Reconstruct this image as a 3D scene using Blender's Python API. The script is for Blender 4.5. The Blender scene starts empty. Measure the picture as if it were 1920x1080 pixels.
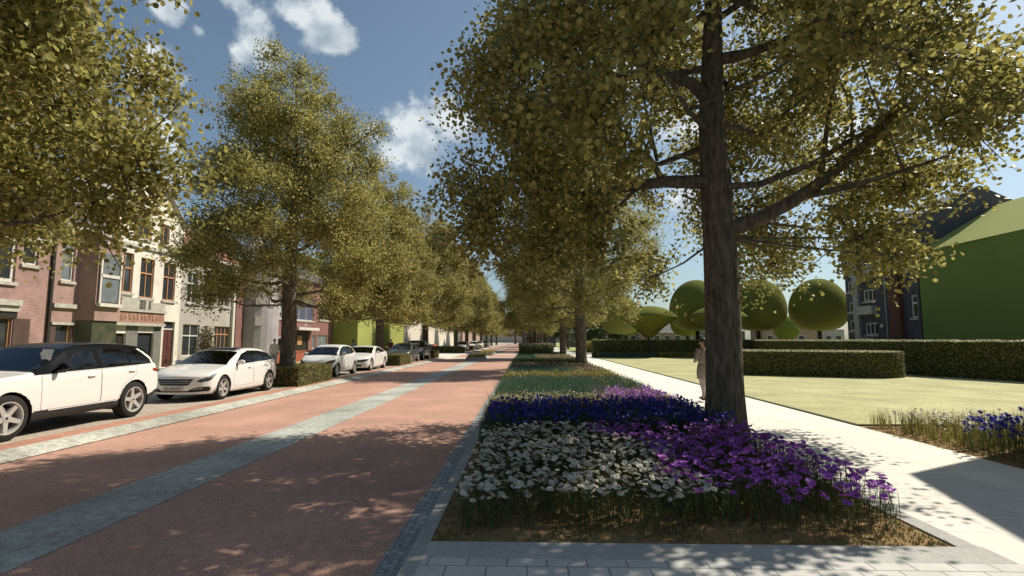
import bpy, bmesh, math, random
import numpy as np
from mathutils import Vector, Matrix
R = math.radians
sc = bpy.context.scene
# ---------------------------------------------------------------- camera, sky, sun
PITCH, YAW = 5.653, 1.571
cd = bpy.data.cameras.new('camera'); cam = bpy.data.objects.new('camera', cd)
sc.collection.objects.link(cam); sc.camera = cam
cam.location = (0, 0, 1.8); cam.rotation_euler = (R(90 + PITCH), 0, R(YAW))
cd.sensor_width = 36; cd.lens = 36 * 980 / 1920; cd.clip_start = 0.05; cd.clip_end = 3000
SUN_EL, SUN_AZ = 47.0, 29.0          # azimuth measured from +X towards +Y
S = Vector((math.cos(R(SUN_EL)) * math.cos(R(SUN_AZ)), math.cos(R(SUN_EL)) * math.sin(R(SUN_AZ)), math.sin(R(SUN_EL))))
sl = bpy.data.lights.new('sun', 'SUN'); sl.energy = 4.6; sl.angle = R(0.5); sl.color = (1.0, 0.92, 0.77)
so = bpy.data.objects.new('sun', sl); sc.collection.objects.link(so)
so.rotation_euler = (-S).to_track_quat('-Z', 'Y').to_euler(); so.location = (20, 20, 40)
W = bpy.data.worlds.new('World'); sc.world = W; W.use_nodes = True
nt = W.node_tree; N = nt.nodes; N.clear(); Lk = nt.links.new
def nd(t, **k):
    n = N.new(t)
    for a, b in k.items(): setattr(n, a, b)
    return n
sky = nd('ShaderNodeTexSky', sky_type='NISHITA', sun_disc=False, sun_elevation=R(SUN_EL), sun_rotation=R(90 - SUN_AZ), altitude=50, air_density=1.0, dust_density=1.6, ozone_density=1.6)
tc = nd('ShaderNodeTexCoord')
noi = nd('ShaderNodeTexNoise'); noi.inputs['Scale'].default_value = 9; noi.inputs['Detail'].default_value = 9; noi.inputs['Roughness'].default_value = 0.6
Lk(tc.outputs['Generated'], noi.inputs['Vector'])
def dirpx(px, py):
    F = 980.; th = R(PITCH); yw = R(YAW); x = (px - 960) / F; y = (540 - py) / F
    f = math.cos(th) - y * math.sin(th); u = math.sin(th) + y * math.cos(th)
    return Vector((x * math.cos(yw) - f * math.sin(yw), x * math.sin(yw) + f * math.cos(yw), u)).normalized()
CL = [(600, 40, 60), (630, 62, 45), (470, 78, 55), (445, 95, 40), (745, 235, 62), (790, 280, 66), (735, 285, 50), (830, 215, 46), (855, 240, 40), (430, -5, 45), (1255, 228, 55), (1290, 250, 40), (300, 140, 50), (340, 158, 35), (700, 245, 45),
      (315, 5, 34), (375, 60, 16), (487, 32, 14), (1300, 375, 35), (1170, 120, 70), (60, 60, 90), (160, 330, 80), (250, 345, 70), (1560, 250, 80), (1700, 90, 70), (300, 240, 45), (-300, 200, 160), (2200, 150, 180), (1000, -500, 200), (700, -350, 150), (1500, -300, 150), (60, -300, 160)]
acc = None
for (px, py, r) in CL:
    c = dirpx(px, py)
    d = nd('ShaderNodeVectorMath', operation='DISTANCE'); d.inputs[1].default_value = c; Lk(tc.outputs['Generated'], d.inputs[0])
    m = nd('ShaderNodeMapRange', clamp=True); rr = r / 980. * (max(c.y, .55)) * 1.75
    m.inputs['From Min'].default_value = 0; m.inputs['From Max'].default_value = rr; m.inputs['To Min'].default_value = 1; m.inputs['To Max'].default_value = 0
    Lk(d.outputs['Value'], m.inputs['Value'])
    if acc is None: acc = m.outputs[0]
    else:
        a = nd('ShaderNodeMath', operation='MAXIMUM'); Lk(acc, a.inputs[0]); Lk(m.outputs[0], a.inputs[1]); acc = a.outputs[0]
n2 = nd('ShaderNodeMath', operation='MULTIPLY_ADD'); Lk(noi.outputs['Fac'], n2.inputs[0]); n2.inputs[1].default_value = 2.6; n2.inputs[2].default_value = -1.36
ad = nd('ShaderNodeMath', operation='ADD'); Lk(acc, ad.inputs[0]); Lk(n2.outputs[0], ad.inputs[1])
ms = nd('ShaderNodeMapRange', interpolation_type='SMOOTHSTEP'); ms.inputs['From Min'].default_value = .36; ms.inputs['From Max'].default_value = .74; Lk(ad.outputs[0], ms.inputs['Value'])
gate = nd('ShaderNodeMapRange'); gate.inputs['From Min'].default_value = 0.0; gate.inputs['From Max'].default_value = .12; Lk(acc, gate.inputs['Value'])
mm = nd('ShaderNodeMath', operation='MULTIPLY'); Lk(ms.outputs[0], mm.inputs[0]); Lk(gate.outputs[0], mm.inputs[1])
mm2 = nd('ShaderNodeMath', operation='MULTIPLY'); Lk(mm.outputs[0], mm2.inputs[0]); mm2.inputs[1].default_value = .88
noi2 = nd('ShaderNodeTexNoise'); noi2.inputs['Scale'].default_value = 16; noi2.inputs['Detail'].default_value = 5; Lk(tc.outputs['Generated'], noi2.inputs['Vector'])
ccol = nd('ShaderNodeMixRGB'); ccol.inputs[1].default_value = (4.2, 5.1, 5.9, 1); ccol.inputs[2].default_value = (9.0, 9.6, 9.8, 1)
cr = nd('ShaderNodeMapRange'); cr.inputs['From Min'].default_value = .38; cr.inputs['From Max'].default_value = .62; Lk(noi2.outputs['Fac'], cr.inputs['Value']); Lk(cr.outputs[0], ccol.inputs[0])
hsv = nd('ShaderNodeHueSaturation'); hsv.inputs['Saturation'].default_value = .84; hsv.inputs['Value'].default_value = 1.25; Lk(sky.outputs[0], hsv.inputs['Color'])
tint = nd('ShaderNodeMixRGB', blend_type='MULTIPLY'); tint.inputs[0].default_value = 1; tint.inputs[2].default_value = (.79, .90, .91, 1); Lk(hsv.outputs[0], tint.inputs[1])
mx = nd('ShaderNodeMixRGB'); Lk(mm2.outputs[0], mx.inputs[0]); Lk(tint.outputs[0], mx.inputs[1]); Lk(ccol.outputs[0], mx.inputs[2])
bg = nd('ShaderNodeBackground'); bg.inputs['Strength'].default_value = .071; Lk(mx.outputs[0], bg.inputs['Color'])
wo = nd('ShaderNodeOutputWorld'); Lk(bg.outputs[0], wo.inputs['Surface'])
sc.view_settings.view_transform = 'Standard'; sc.view_settings.look = 'None'; sc.view_settings.gamma = 1
sc.view_settings.exposure = 0.38
sc.cycles.max_bounces = 6; sc.cycles.transparent_max_bounces = 12; sc.cycles.diffuse_bounces = 3; sc.cycles.glossy_bounces = 3
sc.cycles.caustics_reflective = False; sc.cycles.caustics_refractive = False
# ---------------------------------------------------------------- helpers
col = sc.collection
def tag(o, label=None, cat=None, group=None, kind=None):
    if label: o['label'] = label
    if cat: o['category'] = cat
    if group: o['group'] = group
    if kind: o['kind'] = kind
    return o
def empty(name, loc=(0, 0, 0), rz=0, parent=None):
    o = bpy.data.objects.new(name, None); col.objects.link(o); o.location = loc; o.rotation_euler = (0, 0, rz); o.empty_display_size = .2
    if parent: o.parent = parent
    return o
def mkobj(name, me, parent=None, loc=None):
    o = bpy.data.objects.new(name, me); col.objects.link(o)
    if parent: o.parent = parent
    if loc is not None: o.location = loc
    return o
def copy_tree(o, parent=None):
    c = o.copy(); col.objects.link(c)
    if parent: c.parent = parent
    for ch in list(o.children): copy_tree(ch, c)
    return c
class MB:
    def __init__(s): s.v = []; s.f = []; s.m = []; s.n = 0
    def add(s, vs, fs, mi=0):
        b = s.n
        s.v.extend([tuple(p) for p in vs]); s.n += len(vs)
        for f in fs: s.f.append(tuple(i + b for i in f)); s.m.append(mi)
        return s
    def box(s, x0, x1, y0, y1, z0, z1, mi=0):
        vs = [(x0, y0, z0), (x1, y0, z0), (x1, y1, z0), (x0, y1, z0), (x0, y0, z1), (x1, y0, z1), (x1, y1, z1), (x0, y1, z1)]
        return s.add(vs, [(0, 3, 2, 1), (4, 5, 6, 7), (0, 1, 5, 4), (1, 2, 6, 5), (2, 3, 7, 6), (3, 0, 4, 7)], mi)
    def prism(s, poly, z0, z1, mi=0):
        n = len(poly); vs = [(x, y, z0) for x, y in poly] + [(x, y, z1) for x, y in poly]
        fs = [tuple(range(n - 1, -1, -1)), tuple(range(n, 2 * n))] + [(i, (i + 1) % n, n + (i + 1) % n, n + i) for i in range(n)]
        return s.add(vs, fs, mi)
    def tube(s, pts, rad, n=8, mi=0, cap=True):
        pts = [Vector(p) for p in pts]; rad = rad if hasattr(rad, '__len__') else [rad] * len(pts)
        vs = []; prev = None
        for i, p in enumerate(pts):
            t = (pts[min(i + 1, len(pts) - 1)] - pts[max(i - 1, 0)])
            if t.length < 1e-9: t = Vector((0, 0, 1))
            t.normalize()
            if prev is None: a = t.orthogonal().normalized()
            else:
                a = prev - t * prev.dot(t)
                a = a.normalized() if a.length > 1e-6 else t.orthogonal().normalized()
            prev = a; b = t.cross(a)
            for k in range(n):
                an = 2 * math.pi * k / n; vs.append(p + (a * math.cos(an) + b * math.sin(an)) * rad[i])
        fs = []
        for i in range(len(pts) - 1):
            for k in range(n):
                k2 = (k + 1) % n; fs.append((i * n + k, i * n + k2, (i + 1) * n + k2, (i + 1) * n + k))
        if cap: fs.append(tuple(range(n - 1, -1, -1))); fs.append(tuple(range((len(pts) - 1) * n, len(pts) * n)))
        return s.add(vs, fs, mi)
    def lathe(s, prof, n=24, axis='z', c=(0, 0, 0), mi=0, closed=False):
        vs = []
        for r, h in prof:
            for k in range(n):
                a = 2 * math.pi * k / n; x, y = r * math.cos(a), r * math.sin(a)
                p = (x, y, h) if axis == 'z' else (h, x, y)
                vs.append((p[0] + c[0], p[1] + c[1], p[2] + c[2]))
        fs = []; m = len(prof)
        for i in range(m if closed else m - 1):
            j = (i + 1) % m
            for k in range(n):
                k2 = (k + 1) % n; fs.append((i * n + k, i * n + k2, j * n + k2, j * n + k))
        return s.add(vs, fs, mi)
    def sphere(s, c, r, n=10, mi=0):
        rx, ry, rz = r if hasattr(r, '__len__') else (r, r, r)
        prof = []
        vs = []; fs = []; m = max(5, n * 2 // 3)
        for i in range(m + 1):
            ph = math.pi * i / m
            for k in range(n):
                a = 2 * math.pi * k / n
                vs.append((c[0] + rx * math.sin(ph) * math.cos(a), c[1] + ry * math.sin(ph) * math.sin(a), c[2] - rz * math.cos(ph)))
        for i in range(m):
            for k in range(n):
                k2 = (k + 1) % n; fs.append((i * n + k, i * n + k2, (i + 1) * n + k2, (i + 1) * n + k))
        return s.add(vs, fs, mi)
    def mesh(s, name, mats, smooth=False):
        me = bpy.data.meshes.new(name); me.from_pydata(s.v, [], s.f)
        for m in (mats if isinstance(mats, (list, tuple)) else [mats]): me.materials.append(m)
        if len(me.materials) > 1: me.polygons.foreach_set('material_index', s.m)
        if smooth: me.polygons.foreach_set('use_smooth', [True] * len(me.polygons))
        me.update(); return me
    def build(s, name, mats, parent=None, loc=None, smooth=False):
        return mkobj(name, s.mesh(name, mats, smooth), parent, loc)
def npmesh(name, V, Fq, mat, smooth=False, uniform=4, midx=None):
    """V (n,3) array, Fq (m,k) array."""
    me = bpy.data.meshes.new(name); V = np.asarray(V, dtype=np.float32); Fq = np.asarray(Fq, dtype=np.int32)
    k = Fq.shape[1]
    me.vertices.add(len(V)); me.vertices.foreach_set('co', V.ravel())
    me.loops.add(Fq.size); me.loops.foreach_set('vertex_index', Fq.ravel())
    me.polygons.add(len(Fq)); me.polygons.foreach_set('loop_start', np.arange(len(Fq), dtype=np.int32) * k)
    try: me.polygons.foreach_set('loop_total', np.full(len(Fq), k, dtype=np.int32))
    except Exception: pass
    for m in (mat if isinstance(mat, (list, tuple)) else [mat]): me.materials.append(m)
    if midx is not None: me.polygons.foreach_set('material_index', np.asarray(midx, dtype=np.int32))
    if smooth: me.polygons.foreach_set('use_smooth', [True] * len(Fq))
    me.update(calc_edges=True); me.validate(); return me
# ---------------------------------------------------------------- materials
def mat(name, base=(.5, .5, .5), rough=.7, metal=0., spec=.4, var=.0, vscale=6., col2=None, bump=0., bscale=40., detail=4., coat=0., stretch=None, gen=None, island=0.):
    m = bpy.data.materials.new(name); m.use_nodes = True; t = m.node_tree; b = t.nodes['Principled BSDF']
    b.inputs['Roughness'].default_value = rough; b.inputs['Metallic'].default_value = metal
    b.inputs['Specular IOR Level'].default_value = spec; b.inputs['Coat Weight'].default_value = coat
    b.inputs['Base Color'].default_value = (*base, 1)
    tc = t.nodes.new('ShaderNodeTexCoord'); src = tc.outputs['Object']
    if gen == 'world':
        g = t.nodes.new('ShaderNodeNewGeometry'); src = g.outputs['Position']
    if stretch:
        mp = t.nodes.new('ShaderNodeMapping'); mp.inputs['Scale'].default_value = stretch; t.links.new(src, mp.inputs['Vector']); src = mp.outputs[0]
    cur = None
    if var > 0 or col2:
        n = t.nodes.new('ShaderNodeTexNoise'); n.inputs['Scale'].default_value = vscale; n.inputs['Detail'].default_value = detail; n.inputs['Roughness'].default_value = .65; t.links.new(src, n.inputs['Vector'])
        r = t.nodes.new('ShaderNodeMapRange'); r.inputs['From Min'].default_value = .35; r.inputs['From Max'].default_value = .65; t.links.new(n.outputs['Fac'], r.inputs['Value'])
        x = t.nodes.new('ShaderNodeMixRGB'); c2 = col2 or tuple(c * (1 - var) for c in base)
        x.inputs[1].default_value = (*base, 1); x.inputs[2].default_value = (*c2, 1); t.links.new(r.outputs[0], x.inputs[0]); cur = x.outputs[0]
    if island > 0:
        g = t.nodes.new('ShaderNodeNewGeometry'); h = t.nodes.new('ShaderNodeHueSaturation')
        r = t.nodes.new('ShaderNodeMapRange'); r.inputs['To Min'].default_value = 1 - island; r.inputs['To Max'].default_value = 1 + island
        t.links.new(g.outputs['Random Per Island'], r.inputs['Value']); t.links.new(r.outputs[0], h.inputs['Value'])
        r2 = t.nodes.new('ShaderNodeMapRange'); r2.inputs['To Min'].default_value = .485; r2.inputs['To Max'].default_value = .515
        w = t.nodes.new('ShaderNodeTexWhiteNoise'); w.noise_dimensions = '1D'; t.links.new(g.outputs['Random Per Island'], w.inputs['W']); t.links.new(w.outputs['Value'], r2.inputs['Value']); t.links.new(r2.outputs[0], h.inputs['Hue'])
        if cur: t.links.new(cur, h.inputs['Color'])
        else: h.inputs['Color'].default_value = (*base, 1)
        cur = h.outputs[0]
    if cur: t.links.new(cur, b.inputs['Base Color'])
    if bump > 0:
        n = t.nodes.new('ShaderNodeTexNoise'); n.inputs['Scale'].default_value = bscale; n.inputs['Detail'].default_value = 5; t.links.new(src, n.inputs['Vector'])
        bm = t.nodes.new('ShaderNodeBump'); bm.inputs['Strength'].default_value = bump; bm.inputs['Distance'].default_value = .02; t.links.new(n.outputs['Fac'], bm.inputs['Height']); t.links.new(bm.outputs[0], b.inputs['Normal'])
    return m
def leafmat(name, base, base2, rough=.45, trans=.35, island=.35, spec=.35):
    m = bpy.data.materials.new(name); m.use_nodes = True; t = m.node_tree; b = t.nodes['Principled BSDF']; out = t.nodes['Material Output']
    b.inputs['Roughness'].default_value = rough; b.inputs['Specular IOR Level'].default_value = spec
    g = t.nodes.new('ShaderNodeNewGeometry'); x = t.nodes.new('ShaderNodeMixRGB'); x.inputs[1].default_value = (*base, 1); x.inputs[2].default_value = (*base2, 1)
    w = t.nodes.new('ShaderNodeTexWhiteNoise'); w.noise_dimensions = '1D'; t.links.new(g.outputs['Random Per Island'], w.inputs['W']); t.links.new(w.outputs['Value'], x.inputs[0])
    h = t.nodes.new('ShaderNodeHueSaturation'); r = t.nodes.new('ShaderNodeMapRange'); r.inputs['To Min'].default_value = 1 - island; r.inputs['To Max'].default_value = 1 + island
    t.links.new(g.outputs['Random Per Island'], r.inputs['Value']); t.links.new(r.outputs[0], h.inputs['Value']); t.links.new(x.outputs[0], h.inputs['Color'])
    t.links.new(h.outputs[0], b.inputs['Base Color'])
    tr = t.nodes.new('ShaderNodeBsdfTranslucent'); t.links.new(h.outputs[0], tr.inputs['Color'])
    mxs = t.nodes.new('ShaderNodeMixShader'); mxs.inputs[0].default_value = trans; t.links.new(b.outputs[0], mxs.inputs[1]); t.links.new(tr.outputs[0], mxs.inputs[2]); t.links.new(mxs.outputs[0], out.inputs['Surface'])
    return m
def brickmat(name, c1, c2, mortar, bw, bh, ms=.012, swap='xy', rough=.8, bump=.3, off=.5, var=.15, vscale=1.5, grain=0.0):
    """brick pattern in world metres; swap picks the plane"""
    m = bpy.data.materials.new(name); m.use_nodes = True; t = m.node_tree; b = t.nodes['Principled BSDF']; b.inputs['Roughness'].default_value = rough; b.inputs['Specular IOR Level'].default_value = .25
    g = t.nodes.new('ShaderNodeNewGeometry'); sp = t.nodes.new('ShaderNodeSeparateXYZ'); cb = t.nodes.new('ShaderNodeCombineXYZ'); t.links.new(g.outputs['Position'], sp.inputs[0])
    if swap == 'wall':       # walls facing any horizontal direction: x+y along, z up
        a = t.nodes.new('ShaderNodeMath'); a.operation = 'ADD'; t.links.new(sp.outputs[0], a.inputs[0]); t.links.new(sp.outputs[1], a.inputs[1]); t.links.new(a.outputs[0], cb.inputs[0]); t.links.new(sp.outputs[2], cb.inputs[1])
    else:
        i = {'x': 0, 'y': 1, 'z': 2}; t.links.new(sp.outputs[i[swap[0]]], cb.inputs[0]); t.links.new(sp.outputs[i[swap[1]]], cb.inputs[1])
    br = t.nodes.new('ShaderNodeTexBrick'); br.offset = off; br.inputs['Color1'].default_value = (*c1, 1); br.inputs['Color2'].default_value = (*c2, 1); br.inputs['Mortar'].default_value = (*mortar, 1)
    br.inputs['Scale'].default_value = 1; br.inputs['Mortar Size'].default_value = ms; br.inputs['Brick Width'].default_value = bw; br.inputs['Row Height'].default_value = bh; br.inputs['Bias'].default_value = 0; br.inputs['Mortar Smooth'].default_value = .1
    t.links.new(cb.outputs[0], br.inputs['Vector'])
    n = t.nodes.new('ShaderNodeTexNoise'); n.inputs['Scale'].default_value = vscale; n.inputs['Detail'].default_value = 6; n.inputs['Roughness'].default_value = .7; t.links.new(g.outputs['Position'], n.inputs['Vector'])
    r = t.nodes.new('ShaderNodeMapRange'); r.inputs['From Min'].default_value = .3; r.inputs['From Max'].default_value = .7; r.inputs['To Min'].default_value = 1 - var; r.inputs['To Max'].default_value = 1 + var; t.links.new(n.outputs['Fac'], r.inputs['Value'])
    vm = t.nodes.new('ShaderNodeVectorMath'); vm.operation = 'SCALE'; t.links.new(br.outputs['Color'], vm.inputs[0]); t.links.new(r.outputs[0], vm.inputs['Scale']); cur = vm.outputs[0]
    t.links.new(cur, b.inputs['Base Color'])
    bm = t.nodes.new('ShaderNodeBump'); bm.inputs['Strength'].default_value = bump; bm.inputs['Distance'].default_value = .01; bm.invert = True; t.links.new(br.outputs['Fac'], bm.inputs['Height']); t.links.new(bm.outputs[0], b.inputs['Normal'])
    return m
def asphalt(name, base, fine=.25, big=.12, speck=None):
    m = bpy.data.materials.new(name); m.use_nodes = True; t = m.node_tree; b = t.nodes['Principled BSDF']; b.inputs['Roughness'].default_value = .85; b.inputs['Specular IOR Level'].default_value = .25
    g = t.nodes.new('ShaderNodeNewGeometry')
    def noise(s, d=3):
        n = t.nodes.new('ShaderNodeTexNoise'); n.inputs['Scale'].default_value = s; n.inputs['Detail'].default_value = d; t.links.new(g.outputs['Position'], n.inputs['Vector']); return n.outputs['Fac']
    def mr(o, a, c, lo=.3, hi=.7):
        r = t.nodes.new('ShaderNodeMapRange'); r.inputs['From Min'].default_value = lo; r.inputs['From Max'].default_value = hi; r.inputs['To Min'].default_value = a; r.inputs['To Max'].default_value = c; t.links.new(o, r.inputs['Value']); return r.outputs[0]
    f = mr(noise(52, 5), 1 - fine, 1 + fine); g2 = mr(noise(.7, 6), 1 - big, 1 + big); g3 = mr(noise(9, 4), 1 - big * .7, 1 + big * .7)
    a = t.nodes.new('ShaderNodeMath'); a.operation = 'MULTIPLY'; t.links.new(f, a.inputs[0]); t.links.new(g2, a.inputs[1])
    a2 = t.nodes.new('ShaderNodeMath'); a2.operation = 'MULTIPLY'; t.links.new(a.outputs[0], a2.inputs[0]); t.links.new(g3, a2.inputs[1])
    vm = t.nodes.new('ShaderNodeVectorMath'); vm.operation = 'SCALE'; vm.inputs[0].default_value = base; t.links.new(a2.outputs[0], vm.inputs['Scale']); t.links.new(vm.outputs[0], b.inputs['Base Color'])
    bm = t.nodes.new('ShaderNodeBump'); bm.inputs['Strength'].default_value = .4; bm.inputs['Distance'].default_value = .006; t.links.new(f, bm.inputs['Height']); t.links.new(bm.outputs[0], b.inputs['Normal'])
    return m
rng = np.random.default_rng(7); random.seed(7)
# ---------------------------------------------------------------- ground, road, paths
M = {}
M['ground'] = asphalt('far_ground', (.30, .28, .15), .2, .2)
M['road'] = asphalt('red_asphalt', (.44, .26, .20), .42, .15)
M['strip'] = asphalt('grey_strip', (.37, .38, .35), .3, .34)
M['kerb'] = asphalt('pale_kerb', (.37, .365, .325), .35, .35)
M['kerb_dark'] = asphalt('grey_kerb', (.34, .35, .32), .15, .15)
M['pale'] = asphalt('pale_concrete', (.60, .58, .52), .06, .06)
M['cobble'] = brickmat('cobbles', (.36, .385, .39), (.24, .26, .27), (.17, .18, .185), .08, .065, .005, 'yx', bump=1, var=.45, vscale=16)
M['slab'] = brickmat('paving_slabs', (.56, .555, .53), (.50, .50, .48), (.22, .22, .21), .305, .295, .006, 'xy', var=.10, vscale=3)
M['pathslab'] = brickmat('path_slabs', (.70, .68, .62), (.66, .64, .585), (.45, .44, .41), .9, .6, .006, 'yx', var=.07, vscale=2)
M['clinker'] = brickmat('red_clinkers', (.50, .25, .18), (.42, .20, .14), (.25, .16, .12), .2, .07, .008, 'xy', var=.12)
M['bay'] = brickmat('parking_pavers', (.47, .40, .33), (.41, .345, .28), (.25, .21, .18), .2, .1, .008, 'xy', var=.18)
M['foot'] = brickmat('footway_pavers', (.50, .44, .37), (.45, .40, .33), (.3, .27, .22), .3, .3, .008, 'xy', var=.12)
M['lawn'] = asphalt('lawn_grass', (.38, .37, .185), .25, .2)
M['lawn2'] = asphalt('verge_grass', (.30, .34, .12), .3, .2)
M['soil'] = mat('bed_soil', (.20, .155, .07), .95, spec=.1, col2=(.34, .21, .11), vscale=5, bump=.8, bscale=30, gen='world', detail=7)
M['edge'] = mat('lawn_edging', (.055, .06, .02), .9, gen='world', var=.4, vscale=8)
M['paint'] = asphalt('white_paint', (.72, .70, .64), .1, .08)
def sheet(name, x0, x1, y0, y1, z, m, label=None):
    b = MB(); b.add([(x0, y0, z), (x1, y0, z), (x1, y1, z), (x0, y1, z)], [(0, 1, 2, 3)])
    o = b.build(name, m); tag(o, kind='structure'); return o
def slab(name, x0, x1, y0, y1, z0, z1, m):
    b = MB(); b.box(x0, x1, y0, y1, z0, z1); o = b.build(name, m); tag(o, kind='structure'); return o
sheet('ground', -700, 700, -120, 1300, -.06, M['ground'])
sheet('road', -7.62, -1.17, -30, 420, 0, M['road'])
b = MB()
for a, c in ((-30, 45.4), (49.2, 60), (63, 420)): b.add([(-4.97, a, .004), (-4.05, a, .004), (-4.05, c, .004), (-4.97, c, .004)], [(0, 1, 2, 3)])
tag(b.build('road_centre_strip', M['strip']), kind='structure')
sheet('cobble_gutter', -1.19, -.955, -30, 51, .003, M['cobble'])
# right kerb: bevelled stone
def kerb(name, prof, y0, y1, m, seg=1.0):
    b = MB(); y = y0
    while y < y1 - .01:
        e = min(y + seg, y1); vs = [(x, y + .003, z) for x, z in prof] + [(x, e - .003, z) for x, z in prof]; n = len(prof)
        fs = [(i, i + 1, n + i + 1, n + i) for i in range(n - 1)] + [tuple(range(n))[::-1], tuple(range(n, 2 * n))]
        b.add(vs, fs); y = e
    return tag(b.build(name, m), kind='structure')
kerb('right_kerb', [(-.955, -.02), (-.955, .085), (-.94, .10), (-.82, .10), (-.82, -.02)], -30, 51, M['kerb_dark'])
kerb('left_kerb', [(-7.62, -.01), (-7.62, .012), (-7.60, .02), (-8.03, .11), (-8.06, .11), (-8.06, -.02)], -30, 49.5, M['kerb'])
kerb('far_left_kerb', [(-7.62, -.01), (-7.62, .012), (-7.60, .02), (-8.03, .11), (-8.06, .11), (-8.06, -.02)], 68, 400, M['kerb'], 2.5)
kerb('far_right_kerb', [(-1.17, -.02), (-1.17, .085), (-1.15, .10), (-.82, .10), (-.82, -.02)], 68, 400, M['kerb'], 2.5)
# left side, raised 0.1
slab('clinker_edge', -8.55, -8.06, -30, 49.5, -.05, .100, M['clinker'])
slab('parking_bay', -10.9, -8.55, -30, 49.5, -.05, .098, M['bay'])
slab('parking_bay_crossing', -16.9, -7.62, 49.5, 68, -.05, .06, M['pale'])
slab('far_parking_bay', -10.9, -8.06, 68, 400, -.05, .098, M['bay'])
slab('footway', -17.0, -10.9, -30, 49.5, -.05, .104, M['foot'])
slab('far_footway', -17.0, -10.9, 68, 400, -.05, .104, M['foot'])
slab('left_verge_grass', -22.2, -17.0, -30, 400, -.05, .09, M['lawn2'])
# right side
slab('front_pavement', -.82, 20, -20, 4.27, -.05, .10, M['slab'])
M['border'] = asphalt('border_stone', (.43, .43, .41), .15, .12)
slab('front_border_strip', -.82, 3.75, 4.27, 4.60, -.05, .101, M['border'])
slab('path', 3.72, 6.55, 4.27, 51.2, -.05, .099, M['pathslab'])
slab('path_border_strip', 3.55, 3.72, 4.60, 51, -.05, .102, M['border'])
slab('path_plaza', -1.17, 90, 51.2, 68, -.05, .10, M['pale'])
slab('front_pavement_side', 6.55, 20, 4.27, 5.4, -.05, .10, M['slab'])
b = MB()
xs = np.linspace(-.82, 3.55, 22); ys = np.linspace(4.6, 51, 160)
V = np.array([(x, y, .085 + .025 * math.sin(x * 5 + y * 3) * math.sin(y * 4.1 - x * 2) * (0 if (i in (0, 21) or j in (0, 159)) else 1)) for j, y in enumerate(ys) for i, x in enumerate(xs)])
Fq = [(j * 22 + i, j * 22 + i + 1, (j + 1) * 22 + i + 1, (j + 1) * 22 + i) for j in range(159) for i in range(21)]
tag(mkobj('bed_soil', npmesh('bed_soil', V, Fq, M['soil'], True)), kind='structure')
sheet('side_bed_soil', 6.55, 11.2, 5.4, 10.78, .095, M['soil'])
sheet('far_bed_soil', -.82, 3.6, 68, 400, .09, M['soil'])
slab('far_path', 3.6, 6.6, 68, 400, -.05, .10, M['pathslab'])
slab('lawn', 6.62, 120, 10.85, 50.3, -.05, .125, M['lawn'])
slab('lawn_edge', 6.55, 6.62, 10.78, 50.4, -.05, .118, M['edge'])
slab('lawn_edge_front', 6.62, 60, 10.78, 10.85, -.05, .119, M['edge'])
slab('far_lawn', 6.62, 120, 68, 300, -.05, .12, M['lawn2'])
slab('side_grass', 11.2, 60, 5.4, 10.78, -.05, .10, M['lawn2'])
# crossing table: ramp teeth
b = MB()
for x0, x1 in ((-7.45, -5.35), (-3.7, -1.3)):
    n = 7 if x0 < -6 else 8; w = (x1 - x0) / n
    for i in range(n):
        x = x0 + i * w
        b.add([(x + .02, 49.2, .006), (x + w * .62, 49.2, .006), (x + w * .62, 52.2, .006), (x + .02, 52.2, .006)], [(0, 1, 2, 3)])
tag(b.build('ramp_marking', M['paint']), kind='structure')
b = MB(); b.add([(-7.62, 52.6, .005), (-1.17, 52.6, .005), (-1.17, 53.6, .005), (-7.62, 53.6, .005)], [(0, 1, 2, 3)])
b.add([(-7.62, 64.5, .005), (-1.17, 64.5, .005), (-1.17, 68, .005), (-7.62, 68, .005)], [(0, 1, 2, 3)])
tag(b.build('crossing_band', M['pale']), kind='structure')
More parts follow.
